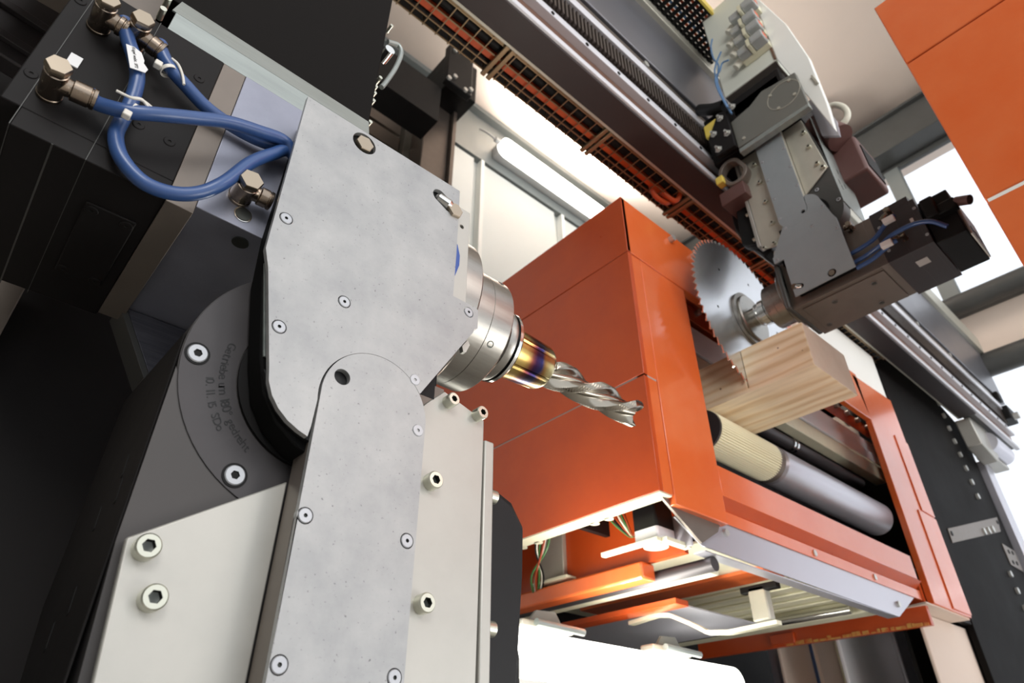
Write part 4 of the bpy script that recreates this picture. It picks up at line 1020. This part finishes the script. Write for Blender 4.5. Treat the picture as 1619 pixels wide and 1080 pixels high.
solo('light_post', MB().box(5.69, 5.86, 1.06, 1.25, -H, 2.05), 'sheet', 'pale grey upright post right of the black column plate', 'post', bev=.006)
gb = thing('rail_end_bracket', 'angular pale bracket under the right end of the gantry beam', 'bracket', (5.5, 1.0, 2.0))
part('bracket_block', MB().prism([(5.35, 2.04), (5.62, 1.98), (5.72, 2.06), (5.66, 2.16), (5.70, 2.26), (5.30, 2.24)], 'y', .96, 1.06), 'alu', gb, bev=.008)
part('bracket_drum', MB().cyl((5.60, .98, 2.14), (5.98, .98, 2.14), .075, 28), 'sheet', gb)
part('bracket_rail', MB().box(5.6, 6.0, .98, 1.08, 2.03, 2.06), 'alu', gb, bev=.004)
eb2 = thing('gantry_end_clamp', 'black end clamps on the right end of the gantry rails', 'clamp', (6.25, .9, 2.5))
part('clamp_block', MB().box(6.19, 6.37, .84, .93, 2.50, 2.62), 'black', eb2, bev=.01)
part('clamp_block', MB().box(6.19, 6.29, .86, .92, 2.68, 2.76), 'black', eb2, bev=.01)
part('clamp_bolt', MB().cyl((6.26, .80, 2.53), (6.26, .84, 2.53), .03, 12), 'darkbolt', eb2)
# white upright panel between beam and black plate
solo('white_gusset', MB().prism([(3.04, 2.02), (3.40, 1.882), (3.92, 1.907), (3.93, 2.215), (3.14, 2.215)], 'y', 1.062, 1.075), 'white', 'pale triangular sheet between timber beam and black column', 'sheet')
solo('column_side', MB().box(3.95, 4.099, 1.105, 1.135, .69, 2.3), 'anod', 'dark narrow column side between orange stile and black plate', 'column')

# ---- low: machine base under the housing
base = thing('base_cabinet', 'pale machine base with upright sheet panels under the orange housing', 'machine base', (3.2, 1.5, -H))
part('right_panel', MB().box(3.52, 4.12, 1.145, 1.16, -H, .68), 'beige', base, bev=.004)
part('dark_gap', MB().box(3.76, 4.06, 1.30, 1.32, -H, .76), 'black', base)
part('blue_grey_post', MB().box(4.14, 4.42, 1.50, 1.52, -H, .76), 'sheet', base, bev=.006)
part('white_panel', MB().box(3.66, 4.50, 1.60, 1.62, -H, .76), 'paper', base, bev=.006)
part('panel_joint', MB().box(4.245, 4.30, 1.88, 1.89, -H, .76), 'cream', base)
part('beige_panel', MB().box(4.02, 4.40, 1.90, 1.92, -H, .76), 'beige', base, bev=.006)
part('beige_panel', MB().box(3.79, 4.20, 2.00, 2.02, -H, .76), 'beige', base, bev=.006)
part('grey_post', MB().box(3.83, 4.0, 2.06, 2.10, -H, .76), 'steelblk', base, bev=.006)
part('dark_panel', MB().box(2.2, 4.50, 2.40, 2.42, -H, .76), 'anod', base)
part('blue_cable', MB().cyl((4.14, 1.98, -.5), (4.12, 1.98, .76), .010, 10), 'hose', base)
# glowing lamp below the housing
ll = thing('machine_lamp', 'big glowing white lamp with rounded end below the orange housing', 'lamp', (1.9, 1.5, .2))
part('diffuser', MB().prism(slot(1.72, .315, 1.38, .062, 0, 14), 'y', 1.47, 1.55), 'lamp2', ll, bev=.012)
part('lamp_base', MB().box(.95, 2.35, 1.55, 1.62, .24, .39), 'lampend', ll, bev=.01)
part('lamp_shelf', MB().box(.9, 2.45, 1.44, 1.6, .215, .245), 'white', ll, bev=.004)
for x in (1.47, 2.08):
    part('lamp_clip', MB().box(x-.10, x+.12, 1.50, 1.56, .392, .415), 'olive', ll, bev=.006)
    part('clip_rod', MB().cyl((x-.06, 1.48, .405), (x+.14, 1.48, .400), .011, 14), 'galv', ll)
    part('clip_plate', MB().prism([(x-.06, .41), (x+.10, .40), (x+.06, .455), (x-.02, .45)], 'y', 1.52, 1.53), 'grey', ll)

# lights that belong to the visible lamps
l = area('wall_lamp_light', (4.0, 3.45, 5.95), (4.0, 1.5, 7.2), 1.6, .2, 150, (1, .98, .93))
l = area('machine_lamp_light', (1.75, 1.42, .34), (1.9, .9, 1.2), 1.3, .1, 17, (1, .97, .88))
